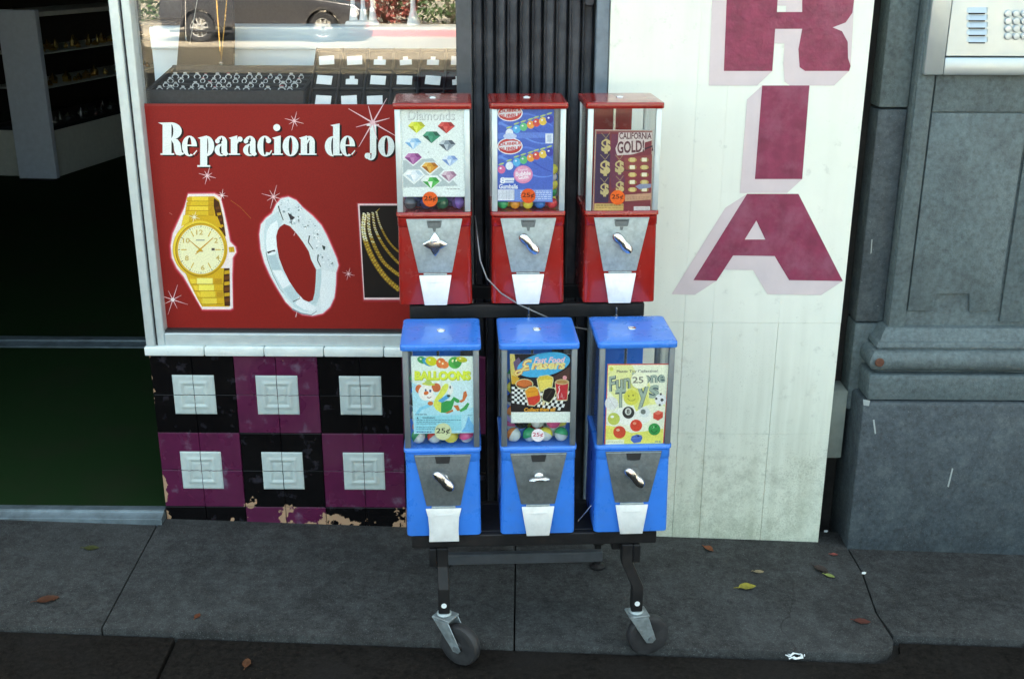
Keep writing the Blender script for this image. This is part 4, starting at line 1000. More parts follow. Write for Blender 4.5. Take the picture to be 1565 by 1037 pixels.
# ------------------------------------------------------------------ machines with their cards
def card(t, mp, quad, thick=.0008):
    ps = [mp(x, y) for x, y in quad]
    MB().loft([[p+Vector((0, .0001, 0)) for p in ps], [p+Vector((0, thick, 0)) for p in ps]]).build('display_card', M['card'], t, smooth=False)
def fine(a, x0, x1, y, n, col, h=5):
    """a line of print too small to read: short dashes"""
    rr = random.Random(int(x0*7+y)); x = x0
    while x < x1-4:
        l = rr.uniform(8, 30); a.rect(x, y-h/2, min(x+l, x1), y+h/2, col, up=False); x += l+6
def gem(a, x, y, w_, cs_):
    """brilliant-cut gem seen from the side: crown, pavilion facets"""
    h = w_*.62; T_ = y-h*.5; G_ = y-h*.12; B_ = y+h*.55
    c = cs_
    a.poly([(x-w_*.28,T_),(x+w_*.28,T_),(x+w_*.5,G_),(x,B_),(x-w_*.5,G_)], c[0])
    a.poly([(x-w_*.28,T_),(x-w_*.1,T_),(x-w_*.2,G_),(x-w_*.5,G_)], c[1]); a.poly([(x+w_*.05,T_),(x+w_*.28,T_),(x+w_*.5,G_),(x+w_*.22,G_)], c[2])
    a.poly([(x-w_*.5,G_),(x-w_*.2,G_),(x,B_)], c[2]); a.poly([(x-w_*.2,G_),(x+w_*.08,G_),(x,B_)], c[1]); a.poly([(x+w_*.3,G_),(x+w_*.5,G_),(x,B_)], c[3])
    a.poly([(x-w_*.1,T_+h*.08),(x+w_*.08,T_+h*.06),(x+w_*.15,G_),(x-w_*.12,G_)], c[0])

# 1: Diamonds
reg, s_ = (600, 150), 5.457
t1, c1 = machine('red', 0, 'red candy machine with a white Diamonds card of coloured gems', 'star', 0)
mp = mmap(t1, c1, reg, s_, CY); q = [(54,94),(594,94),(603,822),(78,822)]; card(t1, mp, q)
a = Art(mp); a.poly(q, 'eef6f2')
for dx, dy, c in ((4, 4, '9aa4a4'), (0, 0, 'dfe6e4')): a.text('Diamonds', 125+dx, 104+dy, 515+dx, 182+dy, c, .012)
a.poly([(88,520),(300,505),(330,500),(420,590),(545,730),(90,748)], 'b9c6c8')
for x, y, w_ in ((172,508,176), (312,585,170), (178,655,190), (322,700,180), (470,655,170)):
    gem(a, x, y, w_, ('f4f8f6',)*4)
for x, y, w_, cs_ in ((200,243,145,('d8e02c','eef060','b8b820','c8d040')), (448,245,145,('cc3a38','e06058','a02828','d85850')), (325,325,150,('2c8a68','48a080','1c5a48','3c9474')),
    (172,380,140,('a8d0ee','e4f2fa','7cb4e0','c8e4f6')), (455,395,142,('8a98a4','c8d2d8','4c5864','a0acb4')), (172,505,145,('b468a8','c888bc','8a3c80','a858a0')), (478,522,135,('b4ccec','eaf2fa','7c9cd4','c4d8f2')),
    (312,580,140,('e0a030','f0c060','b06818','d88828')), (180,650,150,('eef4f8','ffffff','c8dae6','e2ecf2')), (322,705,145,('58c058','f0f8ee','38a040','70c868')), (470,650,130,('d0a8bc','e4ccd6','a87c94','b88ca4'))):
    gem(a, x, y, w_, cs_)
a.spark(300, 450, 26, 'c8d0d0', 20, 6, 3); fine(a, 450, 560, 757, 6, '8a9090', 5); fine(a, 95, 300, 742, 8, 'eaf0f0', 4)
a.build('card_print', M['print'], t1, NY); sticker(t1, c1, reg, s_, 313, 843, 63, 'd85a1c', '50200c')

# 2: bubble gum
reg = (740, 150)
t2, c2 = machine('red', 1, 'red candy machine with a blue bubble gum card and gumballs', 'wing', 57)
mp = mmap(t2, c2, reg, s_, CY); q = [(108,94),(583,94),(570,868),(112,862)]; card(t2, mp, q)
a = Art(mp); a.poly(q, '4a68c4')
for y0 in (160, 440):
    for k, c in ((0, '5c80d8'), (1, '3c56b4'), (2, '6890e0')): a.line([(120+i*30, y0+60+k*34-90*math.sin(i*.22+k)) for i in range(16)], 22, c, 8)
a.poly([(112,290),(578,286),(576,330),(112,340)], '6486d8')
for dy in (0, 275):
    a.ell(215, 125+dy, 106, 70, 'f4f4f4', n=32); a.ell(215, 125+dy, 97, 62, 'c8403c', n=32); a.ell(215, 122+dy, 92, 40, 'e4e0e4', -6, n=32)
    a.text('DUBBLE', 128, 100+dy, 308, 124+dy, 'c83c3c', .03, 0, -14); a.text('BUBBLE', 132, 138+dy, 302, 166+dy, 'c83c3c', .03, 0, -14)
    for i, (x, y, c) in enumerate(((145,320,'e070a0'), (210,290,'e8eef4'), (272,258,'58b4e4'), (328,240,'60c07c'), (388,222,'f0a040'), (436,205,'d85044'), (490,193,'ecc850'), (545,175,'4040a8'))):
        if dy == 0 and i == 0: continue
        if y+dy < 100: continue
        a.ell(x, y+dy, 32, 34, c, n=18); a.ell(x-8, y+dy-10, 9, 8, 'f4f4f4', n=8); a.ell(x-2, y+dy-46, 26, 7, 'b8cc70', -18, n=10)
a.ell(215, 318, 56, 26, 'c8d4ee', n=16); a.rect(510, 296, 574, 378, 'e8eef4'); a.rect(526, 306, 560, 366, 'c0cce0')
a.ell(325, 636, 80, 75, 'e088b0', n=32); a.ell(322, 632, 70, 64, 'e8a0c0', n=28); a.text('Bubble', 262, 615, 388, 652, 'f8f0f4', .03, 0, -10); a.text('Gum', 285, 645, 368, 678, 'f8f0f4', .03, 0, -8); a.text('Super', 280, 590, 365, 612, 'f8e0ec', .02, 0, -8)
a.text('8', 132, 660, 178, 712, 'f0f4f8', .04); a.rect(172, 664, 250, 686, 'e8eef4'); a.rect(176, 690, 246, 706, 'd4dcec'); a.text('Gumballs', 124, 716, 280, 756, 'f0f4f8', .03)
a.rect(114, 762, 252, 852, 'e8ecf4')
for i in range(16): a.rect(122+i*8, 770, 122+i*8+rs.choice((2, 3, 5)), 842, 'b4bccc', up=False)
a.poly([(256,760),(570,760),(568,862),(256,858)], '7c98dc'); a.l += 1
for y in (776, 790, 806, 822, 838): fine(a, 300, 560, y, 9, 'dce6f6', 6)
a.build('card_print', M['print'], t2, NY); sticker(t2, c2, reg, s_, 367, 815, 61, 'd4541c', '50200c')

# 3: California Gold
reg = (880, 150)
t3, c3 = machine('red', 2, 'red candy machine with a maroon California Gold card', 'wing', 57)
mp = mmap(t3, c3, reg, s_, CY); q = [(164,266),(640,270),(632,945),(142,940)]; card(t3, mp, q, .006)
a = Art(mp); a.poly(q, 'b48c7c'); a.poly([(172,276),(632,280),(624,936),(150,932)], '7c2c38')
a.poly([(172,300),(280,296),(290,520),(270,870),(156,870),(165,500)], '3c2448'); a.poly([(300,300),(350,300),(340,500),(420,700),(300,760),(280,600)], '6c2c48')
a.poly([(400,500),(635,470),(632,600),(420,600)], '8c3c3c'); a.line([(400,600),(520,610),(632,590)], 8, '4c1c24', 4); a.line([(560,430),(640,400),(638,440)], 14, '3c1828')
a.poly([(420,610),(632,600),(628,780),(440,790),(410,700)], '842c38')
a.poly([(358,288),(636,286),(636,352),(575,370),(572,440),(470,470),(345,478),(330,420),(352,370)], 'd4c4c0')
a.text('CALIFORNIA', 362, 288, 632, 342, '5c3038', .025); a.text('GOLD!', 346, 362, 570, 464, '5c3038', .03, 0, -14)
for x, y, k in ((252,402,1.1), (245,585,1.15), (365,578,1.05), (240,765,1.0), (368,745,.95)):
    a.line([(x-34*k, y-100*k), (x, y-62*k)], 4, 'a89468'); a.line([(x+30*k, y-104*k), (x, y-62*k)], 4, 'a89468')
    a.text('$', x-36*k+2, y-56*k+3, x+36*k+2, y+56*k+3, '5c4420', .05); a.text('$', x-36*k, y-56*k, x+36*k, y+56*k, 'c8b47c', .05)
for r_ in range(5):
    for k, x in enumerate((472, 572)):
        y = 515+r_*62; a.ell(x, y, 36, 20, ('c0a058', '9c7c40')[(r_+k) % 2], n=16); a.rect(x-22, y-17, x+20, y+14, ('ece4c8', 'd8c480')[(r_+k+1) % 2])
a.poly([(495,735),(540,715),(630,715),(625,745),(530,760)], '8890ac')
a.poly([(412,806),(628,790),(626,846),(410,860)], 'c49878'); a.poly([(156,878),(398,880),(396,936),(152,934)], 'c8a864'); a.rect(484, 902, 618, 938, 'e4e0e0')
a.l += 1
for i in range(18): a.rect(490+i*7, 905, 493+i*7, 932, '9c9498', up=False)
fine(a, 170, 390, 893, 9, '705830', 7); fine(a, 170, 390, 912, 9, '9c8048', 6); fine(a, 425, 620, 826, 9, '9c6c54', 5); fine(a, 425, 600, 842, 9, '9c6c54', 5)
a.build('card_print', M['print'], t3, NY); sticker(t3, c3, reg, s_, 348, 828, 61, 'e0601c', '50200c')

# 4: Balloons
reg, s_ = (610, 530), 6.104
t4, c4 = machine('blue', 0, 'blue candy machine with a Balloons card showing a tumbling clown', 'wing', 57, 1)
mp = mmap(t4, c4, reg, s_, CY); q = [(109,86),(692,86),(703,800),(138,808)]; card(t4, mp, q)
a = Art(mp); a.poly(q, 'd8f0ee')
a.poly([(118,330),(300,420),(400,620),(700,560),(703,800),(138,808)], 'b4e4f0'); a.poly([(110,90),(692,88),(694,330),(500,420),(300,400),(118,320)], 'e8f4ea'); a.poly([(480,330),(696,300),(700,540),(560,600)], 'd4eef2')
a.ell(275,165,62,72,'3c9cb8',-30, n=20) if False else None
for x, y, rx, ry, c, ro in ((215,112,48,32,'48a860',20), (270,140,58,34,'3c9cc0',25), (300,122,55,42,'d8d820',15), (390,150,45,48,'e87838',0), (420,165,44,36,'f08848',10), (520,140,62,56,'58b850',0), (545,110,40,50,'48a048',20), (585,104,52,26,'c8c828',10)):
    y_ = max(y, 90+ry); a.ell(x, y_, rx, ry, c, ro, n=20); a.ell(x-rx*.3, y_-ry*.3, rx*.2, ry*.25, 'f4f4c8', ro, n=8)
a.text('BALLOONS', 143+4, 222+4, 668+4, 310+4, '98a838', .07); a.text('BALLOONS', 143, 222, 668, 310, 'd8e828', .07); a.text('BALLOONS', 150, 230, 661, 303, 'e8f050', .02)
# clown
a.line([(165,625),(200,575),(290,540)], 26, '8cd4ec', 30)
a.ell(185,390,34,40,'d8703c', n=14); a.ell(345,378,44,42,'d8703c',20, n=14); a.ell(250,425,70,74,'f6f4ee', n=28); a.ell(275,345,62,14,'d8dc58',4, n=16); a.ell(272,330,34,20,'b8d068',4,n=12)
a.ell(300,470,46,34,'f6f4ee', n=16); a.ell(252,428,24,18,'e07030',-20,n=12); a.ell(290,408,11,14,'4c5c84',n=8); a.ell(248,402,9,12,'4c5c84',n=8); a.line([(262,468),(282,474),(302,462)], 10, '8c3c2c', 5)
a.poly([(318,540),(330,490),(370,430),(400,370),(430,340),(460,345),(462,380),(440,420),(400,470),(395,530),(390,612),(340,580)], 'e4e860')
a.poly([(360,500),(450,440),(470,470),(400,520)], '58a8dc'); a.ell(478,400,26,46,'f4f4f0',10,n=14); a.ell(476,375,7,16,'2c3030',n=8); a.ell(462,455,18,12,'2c4438',n=8)
a.poly([(392,520),(440,500),(500,500),(505,540),(490,580),(440,612),(390,612)], '38a050'); a.poly([(480,500),(510,462),(560,490),(565,515),(540,520),(515,500),(505,540)], '38a050')
a.poly([(430,612),(500,580),(505,600),(450,620)], 'c87838'); a.poly([(505,545),(550,540),(570,590),(545,595)], 'd87838'); a.poly([(560,500),(590,488),(600,420),(625,408),(636,450),(610,500),(575,520)], 'd8743c'); a.poly([(560,590),(600,560),(640,515),(656,530),(630,580),(575,605)], '48a858'); a.ell(292,524,26,20,'d87838',n=10)
a.poly([(145,640),(580,632),(582,775),(150,800)], '9cdcea'); a.poly([(580,790),(615,740),(640,660),(650,640),(662,680),(696,730),(698,796)], '78b8e4'); a.line([(645,640),(640,632),(680,638)], 4, '58707c')
a.text('WARNING:', 215, 650, 338, 668, '2c5468', .02); a.poly([(160,668),(172,650),(184,668)], '2c5468'); a.l += 1
for y in (680, 697, 714, 748, 765): fine(a, 162, 575 if y < 690 else (470 if y < 705 else 350), y, 10, '487c90', 6)
fine(a, 150, 260, 628, 5, '2c5468', 7); fine(a, 165, 310, 790, 5, '284c90', 9)
a.build('card_print', M['print'], t4, NY); sticker(t4, c4, reg, s_, 410, 788, 79, 'c4cca0', '34382c', '25¢')

# 5: Erasers
reg = (755, 530)
t5, c5 = machine('blue', 1, 'blue candy machine with a Fast Food Erasers card', 'bar', -3)
mp = mmap(t5, c5, reg, s_, CY); q = [(147,66),(719,66),(712,702),(160,706)]; card(t5, mp, q)
a = Art(mp); a.poly(q, '20181c'); a.poly([(148,66),(190,66),(230,330),(165,345),(152,200)], 'd8c86c'); a.poly([(165,260),(240,290),(200,345),(168,345)], 'd8a830')
a.poly([(180,140),(230,95),(250,130),(230,210),(195,220)], '705878')
a.poly([(550,280),(716,180),(716,300),(590,330)], '50342c')
# chequered cloth
A0, A1, A2, A3 = (165,370), (718,380), (640,595), (165,520)
def bl(u, v): return (A0[0]*(1-u)*(1-v)+A1[0]*u*(1-v)+A2[0]*u*v+A3[0]*(1-u)*v, A0[1]*(1-u)*(1-v)+A1[1]*u*(1-v)+A2[1]*u*v+A3[1]*(1-u)*v)
a.poly([A0, A1, A2, A3], 'eef0ee'); a.l += 1
for i in range(20):
    for j in range(7):
        if (i+j) % 2: a.poly([bl(i/20, j/7), bl((i+1)/20, j/7), bl((i+1)/20, (j+1)/7), bl(i/20, (j+1)/7)], '181414', up=False)
a.ell(462, 165, 252, 108, '48b0e0', -12, n=40)
for dx, dy, c, b_ in ((0, 0, 'f0a8b4', .03), (2, 2, 'f4dcdc', .0)): a.text('Fast Food', 370+dx, 96+dy, 665+dx, 150+dy, c, b_, .35, -6)
for b_, c in ((.09, 'd88838'), (.035, 'f0e090')): a.text('rasers', 345, 150, 668, 212, c, b_, .25, -4); 
for wd, c in ((34, 'd88838'), (18, 'f0e090')):
    a.line([(352,132),(320,125),(290,140),(278,165),(300,182),(325,178)], wd, c); a.line([(300,182),(270,200),(250,245),(215,262),(195,245),(215,225),(260,215),(330,205)], wd*.8, c)
def food(pts, c, k=8):
    cx_ = sum(p[0] for p in pts)/len(pts); cy_ = sum(p[1] for p in pts)/len(pts)
    a.poly([(x+(x-cx_)/math.hypot(x-cx_, y-cy_)*k, y+(y-cy_)/math.hypot(x-cx_, y-cy_)*k) for x, y in pts], 'd8d8a8'); a.poly(pts, c)
def el(cx_, cy_, rx, ry, n=20): return [(cx_+rx*math.cos(2*math.pi*i/n), cy_+ry*math.sin(2*math.pi*i/n)) for i in range(n)]
food(el(283,345,76,42), 'c86428'); a.ell(283,335,68,28,'d87434',n=20); a.line([(212,358),(283,384),(356,358)], 10, '5c3c28'); 
food([(405,300),(430,275),(500,265),(545,285),(548,310),(535,385),(430,415),(415,350)], 'e0c444'); a.poly([(420,310),(540,300),(530,380),(432,405)], 'ecd868')
food([(290,410),(330,375),(380,370),(410,395),(432,470),(425,505),(375,545),(325,540)], 'd84030'); a.poly([(290,410),(330,375),(380,370),(410,395),(415,450),(310,470)], 'e8a028'); a.line([(310,420),(400,410)], 8, 'd88820')
food([(470,400),(510,380),(560,385),(575,410),(560,460),(515,518),(460,495),(450,470)], '201814'); a.line([(490,480),(540,405)], 10, '40342c'); a.poly([(455,500),(480,510),(465,545),(445,540)], 'e8d8a8')
food([(572,330),(695,325),(692,360),(680,490),(590,495),(580,400)], 'c83038'); a.ell(634,325,64,26,'d4c090',n=20); a.ell(634,325,54,18,'b88c50',n=18); a.ell(660,285,20,20,'e8a0a8',n=12)
a.line([(600,480),(596,440),(612,400),(604,370),(615,360)], 12, 'f0dcdc', 6); a.line([(625,470),(630,430),(645,480),(658,470)], 5, 'f0d0d0', 3)
a.text('Collect', 280, 565, 420, 602, 'e0a030', .05, .2); a.text('them all!', 425, 562, 575, 600, 'e0a030', .05, .2)
a.poly([(160,606),(714,602),(712,702),(160,706)], 'e8f0e8')
a.build('card_print', M['print'], t5, NY); sticker(t5, c5, reg, s_, 410, 822, 60, 'e4e0e4', 'b84058')

# 6: Fun Zone Toys
reg, s_ = (900, 530), 6.1
t6, c6 = machine('blue', 2, 'blue candy machine with a yellow Fun Zone Toys card', 'wing', 57)
mp = mmap(t6, c6, reg, s_, CY); q = [(174,158),(752,154),(698,916),(143,926)]; card(t6, mp, q)
a = Art(mp); a.poly(q, 'd84030'); a.poly([(180,168),(743,164),(690,906),(152,916)], 'f4f6dc')
a.poly([(180,168),(400,166),(480,300),(300,500),(300,560),(170,380)], 'f0f0a8'); a.poly([(560,320),(480,500),(440,560),(700,520),(715,560),(600,480)], 'eef0a0'); a.poly([(160,730),(240,740),(400,800),(695,760),(690,906),(152,916)], 'ece870'); a.ell(400,640,190,90,'f8f8ee',n=28)
a.poly([(330,320),(470,240),(570,520),(440,600)], 'e8e880')
a.text('Plastic Toy Collection!', 260, 214, 645, 246, '5c5c5c', .015, 0, -4); a.ell(210,205,20,20,'e0e060',n=10)
for b_, c in ((.05, '4c6068'), (.012, 'a8b8a8')):
    a.text('Fun', 188, 275, 388, 420, c, b_, 0, -34); a.text('Zone', 395, 240, 712, 345, c, b_, 0, -14)
    a.text('T', 246, 400, 345, 570, c, b_, 0, -10); a.text('y', 450, 375, 560, 580, c, b_, 0, -10); a.text('s', 560, 360, 655, 485, c, b_, 0, -16)
a.ell(395,470,72,72,'e0dc58',n=28); a.ell(372,455,7,10,'7c7c38',n=8); a.ell(412,450,7,10,'7c7c38',n=8); a.line([(360,480),(385,500),(415,498),(435,478)], 5, '8c8c38')
def ball(x, y, r_, c, hi='f4f4f4'): a.ell(x, y, r_, r_, c, n=26); a.ell(x-r_*.25, y-r_*.35, r_*.3, r_*.22, hi, n=10)
ball(210,525,62,'ecece8'); a.line([(190,475),(215,520),(250,570)], 3, 'c8b8b8')
ball(668,490,54,'eef0ee'); [a.ell(x, y, r_, r_, '50504c', n=6) for x, y, r_ in ((682,492,16), (628,480,12), (670,438,12), (660,540,12))]
ball(368,610,56,'34302c','807870'); a.ell(366,600,30,34,'d8d8d0',n=16); a.text('8', 352, 578, 380, 622, '282420', .02)
ball(518,605,50,'e8ece8'); a.ell(506,602,24,24,'707874',n=14)
a.poly([(600,615),(645,590),(690,605),(690,655),(645,684),(600,665)], 'd8503c'); a.poly([(600,615),(645,632),(690,605),(645,590)], 'e87860')
ball(232,668,57,'c8d060'); ball(440,730,56,'e0452c','f0a080'); ball(285,792,58,'d84c30','f0c0a0'); ball(610,765,56,'38984c','78c880'); a.ell(590,745,6,10,'1c4c28',n=8); a.ell(625,740,6,10,'1c4c28',n=8); a.line([(578,775),(605,800),(640,775)], 6, '1c4c28')
a.poly([(388,865),(400,830),(450,812),(490,822),(500,845),(480,885),(420,895)], '4c6cc0'); a.ell(460,828,12,8,'24306c',n=8); a.line([(395,850),(490,840)], 5, '7890d8')
a.poly([(158,862),(330,858),(328,906),(155,912)], 'f4f4cc'); a.l += 1; fine(a, 172, 315, 882, 9, 'a8a878', 5); fine(a, 615, 670, 880, 9, '8c9c8c', 12)
a.build('card_print', M['print'], t6, NY); sticker(t6, c6, reg, s_, 470, 310, 78, 'e4e6c8', '787868', '25')

# ------------------------------------------------------------------ gumballs and capsules
def ballmesh(r_, m1, m2=None, split=.1):
    mb = MB(); prof = [(max(.0003, r_*math.sin(math.pi*k/10)), -r_*math.cos(math.pi*k/10)) for k in range(11)]
    if m2: prof = prof[:5]+[(r_*1.0, -r_*.02), (r_*1.05, 0), (r_*1.05, r_*.12), (r_*.98, r_*.14)]+prof[6:]
    mb.lathe(prof, n=18); me = mb.mesh('capsule', 0, ang=60); me.materials.append(m1)
    if m2:
        me.materials.append(m2)
        for p in me.polygons:
            if p.center.z < 0: p.material_index = 1
    return me
def bm_(n, c, rough=.18): return mat('ball_'+n, c, rough, 0, var=.06, scale=60, spec=.6)
GC = dict(green=(.04,.42,.14), orange=(.85,.36,.03), yellow=(.85,.78,.08), blue=(.03,.18,.62), red=(.66,.05,.06), pink=(.85,.3,.45), white=(.72,.72,.7))
DC = {'dark blue': (.03,.04,.20), 'purple': (.20,.10,.42), 'dark green': (.02,.20,.10), 'smoky grey': (.12,.14,.18), 'violet': (.26,.18,.52)}
CC = dict(green=(.03,.32,.13), red=(.62,.05,.03), pink=(.70,.10,.28), blue=(.04,.16,.55), yellow=(.75,.68,.08), black=(.01,.01,.012), orange=(.75,.24,.05), lilac=(.45,.32,.62), white=(.75,.75,.72))
clear = bm_('clear', (.55, .62, .60), .12)
def fill(c, kind, pal, r_, rows, label, seed, group, extra_=(), order=()):
    rr = random.Random(seed); Mw = Matrix.Translation(c) @ Matrix.Rotation(RYAW, 4, 'Z'); names = list(pal)
    if kind == 'gumball': meshes = {k: ballmesh(r_, bm_('gum_'+k, v)) for k, v in pal.items()}
    elif kind == 'glitter': meshes = {k: ballmesh(r_, bm_('dia_'+k, v, .12), bm_('dia2_'+k, tuple(x*.5+.01 for x in v), .2)) for k, v in pal.items()}
    else: meshes = {k: ballmesh(r_, bm_('cap_'+k, v), clear) for k, v in pal.items()}
    spots = []; n = int(.132//(2*r_*1.04)); st_ = (.132-2*r_)/(n-1)
    for lay in range(2):
        for row in range(3 if lay == 0 else 2):
            m_ = n-(lay+row) % 2
            for i in range(m_):
                spots.append((-.066+r_+i*st_+((lay+row) % 2)*st_/2, -.0735+r_+row*r_*1.75+lay*r_*.9, .2085+r_+lay*r_*1.62))
    spots += list(extra_)
    for i, s3 in enumerate(spots):
        k = order[i] if i < len(order) else rr.choice(names)
        o = link(kind if kind == 'gumball' else 'capsule', meshes[k])
        j = (rr.uniform(-.0006, .0006), rr.uniform(-.0005, .001), 0)
        o.matrix_world = Mw @ Matrix.Translation((s3[0]+j[0], s3[1]+j[1], s3[2])) @ Matrix.Rotation(rr.uniform(0, 6.28), 4, 'Z') @ Matrix.Rotation(rr.uniform(-1.4, 1.4), 4, 'X')
        tag(o, label.format(k), 'gumball' if kind == 'gumball' else 'toy capsule', group.format(k))
fill(c1, 'glitter', DC, .0142, 3, '{} toy capsule inside the red machine with the Diamonds card', 11, '{} capsules behind the Diamonds card', order=['smoky grey', 'dark blue', 'dark green', 'purple', 'dark blue'])
fill(c2, 'gumball', GC, .0118, 3, 'glossy {} gumball inside the red machine with the blue card', 12, '{} gumballs behind the blue card', order=['green', 'orange', 'yellow', 'blue', 'red'],
     extra_=[(.0545, -.045, .258), (.052, -.050, .276), (.056, -.03, .272), (.054, -.058, .294)])
fill(c4, 'capsule', CC, .0150, 3, '{} toy capsule inside the blue machine with the Balloons card', 13, '{} capsules behind the Balloons card', order=['green', 'red', 'yellow', 'pink'],
     extra_=[(-.05, -.052, .272), (-.052, -.05, .298), (-.05, -.054, .325), (-.052, -.05, .352)])
fill(c5, 'capsule', CC, .0152, 3, '{} toy capsule inside the blue machine with the Erasers card', 14, '{} capsules behind the Erasers card', order=['orange', 'green', 'yellow', 'green', 'blue', 'red', 'white', 'pink', 'yellow', 'blue', 'yellow', 'black', 'white', 'pink'],
     extra_=[(-.05, -.052, .273), (-.052, -.05, .301), (-.05, -.052, .330), (-.05, -.052, .358)])

# ------------------------------------------------------------------ fallen leaves and litter
def leaf(u, v, size, rot, m, label, curl=.25, up=0):
    g0 = GP(u, v, up); n1, n2 = 9, 5; mb = MB(); vs = []; fs = []
    rr = random.Random(int(u))
    for i in range(n1):
        t = i/(n1-1); w_ = .34*math.sin(math.pi*min(1, t*.96+.03))**.75*(1-.25*t)
        for j in range(n2):
            s1 = (j/(n2-1)*2-1); x = (t-.5)*size; y = s1*w_*size*(1+.12*rr.uniform(-1, 1))
            z = .0015+curl*size*(s1*s1*.35*w_/.34+.5*(t-.5)**2)+rr.uniform(0, .02)*size
            vs.append((x, y, z))
    for i in range(n1-1):
        for j in range(n2-1): fs.append((i*n2+j, (i+1)*n2+j, (i+1)*n2+j+1, i*n2+j+1))
    mb.add(vs, fs); mb.tube([(-.5*size, 0, .002), (-.62*size, .02*size, .004), (-.78*size, .06*size, .002)], [.0012, .001, .0008], 5)
    o = mb.build('fallen_leaf', m, None, ang=60); o.location = (g0.x, g0.y, GZ(g0.x, g0.y)+up+.0008); o.rotation_euler = (R(1), R(2), R(rot)); return tag(o, label, 'leaf')
leaf(140, 838, .038, 5, leafmat('olive', (.045, .05, .012)), 'olive green leaf on the sidewalk below the doorway', .1)
leaf(74, 917, .050, 25, leafmat('brown', (.07, .022, .008)), 'long brown leaf on the slab in front of the doorway', .2)
leaf(302, 942, .022, 80, leafmat('rust', (.13, .035, .010)), 'small rust leaf on the slab below the tiled wall', .3)
leaf(377, 1014, .034, 95, leafmat('brown2', (.09, .032, .010)), 'brown leaf on the dark lower pavement', .2, -.015)
leaf(1083, 840, .032, -50, leafmat('rust2', (.16, .045, .012)), 'curled orange brown leaf near the foot of the white pier', .5)
leaf(1142, 898, .046, 14, leafmat('yellow', (.22, .19, .015)), 'yellow leaf lying on the slab beside the right caster', .25)
leaf(1255, 872, .042, -50, leafmat('dark', (.03, .018, .014)), 'dark curled leaf near the slab joint', .4)
leaf(1268, 881, .026, -30, leafmat('lime', (.20, .24, .06)), 'small lime green leaf beside the dark curled leaf', .3)
leaf(1318, 950, .038, -8, leafmat('redbrown', (.085, .02, .012)), 'flat red brown leaf near the rounded slab corner', .1)
leaf(1275, 848, .020, 0, leafmat('red', (.20, .05, .04)), 'tiny reddish leaf below the gap beside the pier', .2)
leaf(1160, 874, .026, 4, leafmat('straw', (.22, .17, .09)), 'thin straw coloured leaf above the yellow leaf', .05)
g0 = GP(1217, 998, 0); rr = random.Random(5); pts = []
for k in range(26):
    a_ = k*.75; pts.append((.018*math.cos(a_)+rr.uniform(-.008, .008)+.004*math.sin(k), .010*math.sin(a_)+rr.uniform(-.005, .005), .003+.003*abs(math.sin(k*1.3))+.002*(k % 3)))
o = MB().tube(pts, .0014, 5).build('plastic_strip', M['card']); o.location = (g0.x, g0.y, GZ(g0.x, g0.y)-.012); tag(o, 'crumpled white plastic strip at the edge of the slab', 'litter')
for u, v, sz, lb in ((1320, 876, .006, 'white scrap on the pavement beside the slab joint'), (1262, 812, .006, 'small white scrap in the gap at the foot of the pier')):
    g0 = GP(u, v); o = MB().prism([(-sz,-sz*.5),(sz*.3,-sz*.7),(sz,0),(sz*.4,sz*.6),(-sz*.7,sz*.5)], lambda a, b: (a, b, .0008), lambda a, b: (a, b, .0016+a*.1+.002)).build('paper_scrap', M['card']); o.location = (g0.x, g0.y, GZ(g0.x, g0.y)); tag(o, lb, 'litter')

# ------------------------------------------------------------------ across the street (seen mirrored in the glass)
car = thing('parked_car', 'dark grey car parked at the far kerb, mirrored in the window glass', 'car', (-6.10+1.35, -23.1, -.353), 0)
# local: x along the car, wheels at -1.35 and 1.35, y towards the shop
def arch(cx_): return [(cx_-.37*math.cos(R(a_)), .32+.37*math.sin(R(a_))) for a_ in range(0, 181, 20)]
low = [(-2.15,.28)]+[(x, max(z, .2)) for x, z in arch(-1.35)]+[(x, max(z, .2)) for x, z in arch(1.35)]+[(2.2,.26),(2.28,.45),(2.25,.68),(2.05,.82),(1.1,.95),(-.2,.98),(-1.7,.98),(-2.15,.92),(-2.22,.6)]
MB().prism_y(low, -.87, .87).build('body', M['cargrey'], car, .05, 3)
cab = [(1.15,.94),(.45,1.38),(-.3,1.45),(-1.1,1.40),(-1.75,.97)]
MB().loft([[(x*.97, -.78, z) if z < 1 else (x, -.58, z) for x, z in cab], [(x*.97, .78, z) if z < 1 else (x, .58, z) for x, z in cab]]).build('cabin', M['cargrey'], car, .04, 3)
for a_, b_, c_, d_ in ((.95,.36,-.25,-.25), (-.33,-.33,-1.02,-1.5)):
    MB().prism([(a_*.97,1.0),(b_,1.33),(c_,1.38),(d_*.97,1.0)], lambda x, z: (x, .783-(z-.97)*.42+.008, z), lambda x, z: (x, .783-(z-.97)*.42-.02, z)).build('window', M['carglass'], car)
for x in (-1.35, 1.35):
    for sd in (-1, 1):
        y = .76*sd
        w1 = MB().lathe([(.2,-.09),(.29,-.1),(.325,-.06),(.325,.06),(.29,.1),(.2,.09)], (x, y, .32), 'y', 28, False).build('wheel', M['tyre'], car)
        MB().lathe([(.21,-.085),(.205,.06),(.19,.085),(.205,.09),(.212,.088)], (x, y, .32), 'y', 28, False).build('rim', M['rim'], w1)
        for k in range(10):
            a_ = 2*math.pi*k/10; c_, s_ = math.cos(a_), math.sin(a_)
            MB().loft([[(x+c_*r_-s_*w_, y+sd*yy, .32+s_*r_+c_*w_) for w_, yy in ((-wd,.05),(wd,.05),(wd,.075),(-wd,.075))] for r_, wd in ((.03,.02),(.2,.014))]).build('spoke', M['rim'], w1)
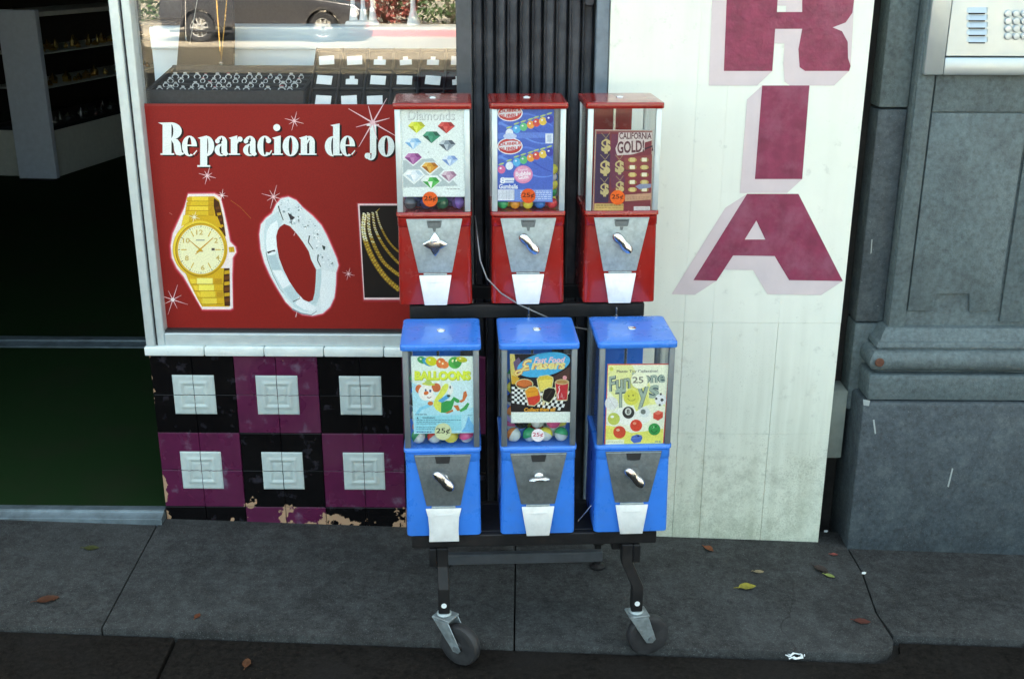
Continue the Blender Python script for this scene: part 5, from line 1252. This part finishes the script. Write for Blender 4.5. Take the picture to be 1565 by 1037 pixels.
MB().lathe([(.02,.88),(.10,.885),(.09,.9)], (2.05, 0, .64), 'y', 12).build('headlight', M['lamp'], car)
MB().box(2.2, 2.29, -.8, -.5, .58, .7).build('headlight', M['lamp'], car, .02); MB().box(2.2, 2.29, .5, .8, .58, .7).build('headlight', M['lamp'], car, .02)
MB().box(-.95, -.75, .868, .89, .86, .89).build('door_handle', M['silver'], car, .005); MB().box(-2.0, 2.0, .866, .878, .22, .27).build('sill', M['slot'], car)
def shrub(x, y, rx, h_, m, label, seed):
    t = thing('shrub', label, 'shrub', (x, y, -.22)); rr = random.Random(seed); mb = MB()
    for k in range(1500):
        a_ = rr.uniform(0, 6.28); u_ = rr.uniform(-1, 1); q_ = rr.uniform(.55, 1)**.5*(1+.18*math.sin(a_*5+u_*4)); c = Vector((math.cos(a_)*math.sqrt(1-u_*u_)*rx*q_, math.sin(a_)*math.sqrt(1-u_*u_)*rx*.7*q_, h_*.5+u_*h_*.48*q_))
        e1 = Vector((rr.uniform(-1, 1), rr.uniform(-1, 1), rr.uniform(-1, 1))).normalized()*.06; e2 = e1.cross(Vector((rr.uniform(-1, 1), rr.uniform(-1, 1), rr.uniform(-1, 1)))).normalized()*.04
        mb.add([c-e1, c+e2, c+e1, c-e2], [(0,1,2,3)])
    mb.build('crown', m, t, smooth=False)
    for k in range(5): MB().tube([(0, 0, 0), (rr.uniform(-.2, .2), rr.uniform(-.2, .2), h_*.4), (rr.uniform(-.5, .5)*rx, rr.uniform(-.3, .3), h_*.75)], [.03, .02, .008], 6).build('stem', M['bark'], t)
shrub(-.9, -27.4, 1.5, 1.5, M['leafg'], 'green shrub across the street, mirrored at the right of the glass', 1)
shrub(-2.7, -27.6, 1.1, 1.3, M['leafr'], 'reddish shrub across the street, mirrored beside the green shrub', 2)
shrub(1.6, -27.8, 1.6, 1.7, M['leafg'], 'green shrub across the street, hidden behind the gate reflection', 3)
shrub(-9.5, -28, 1.6, 1.5, M['leafg'], 'green shrub across the street, behind the parked car', 4)
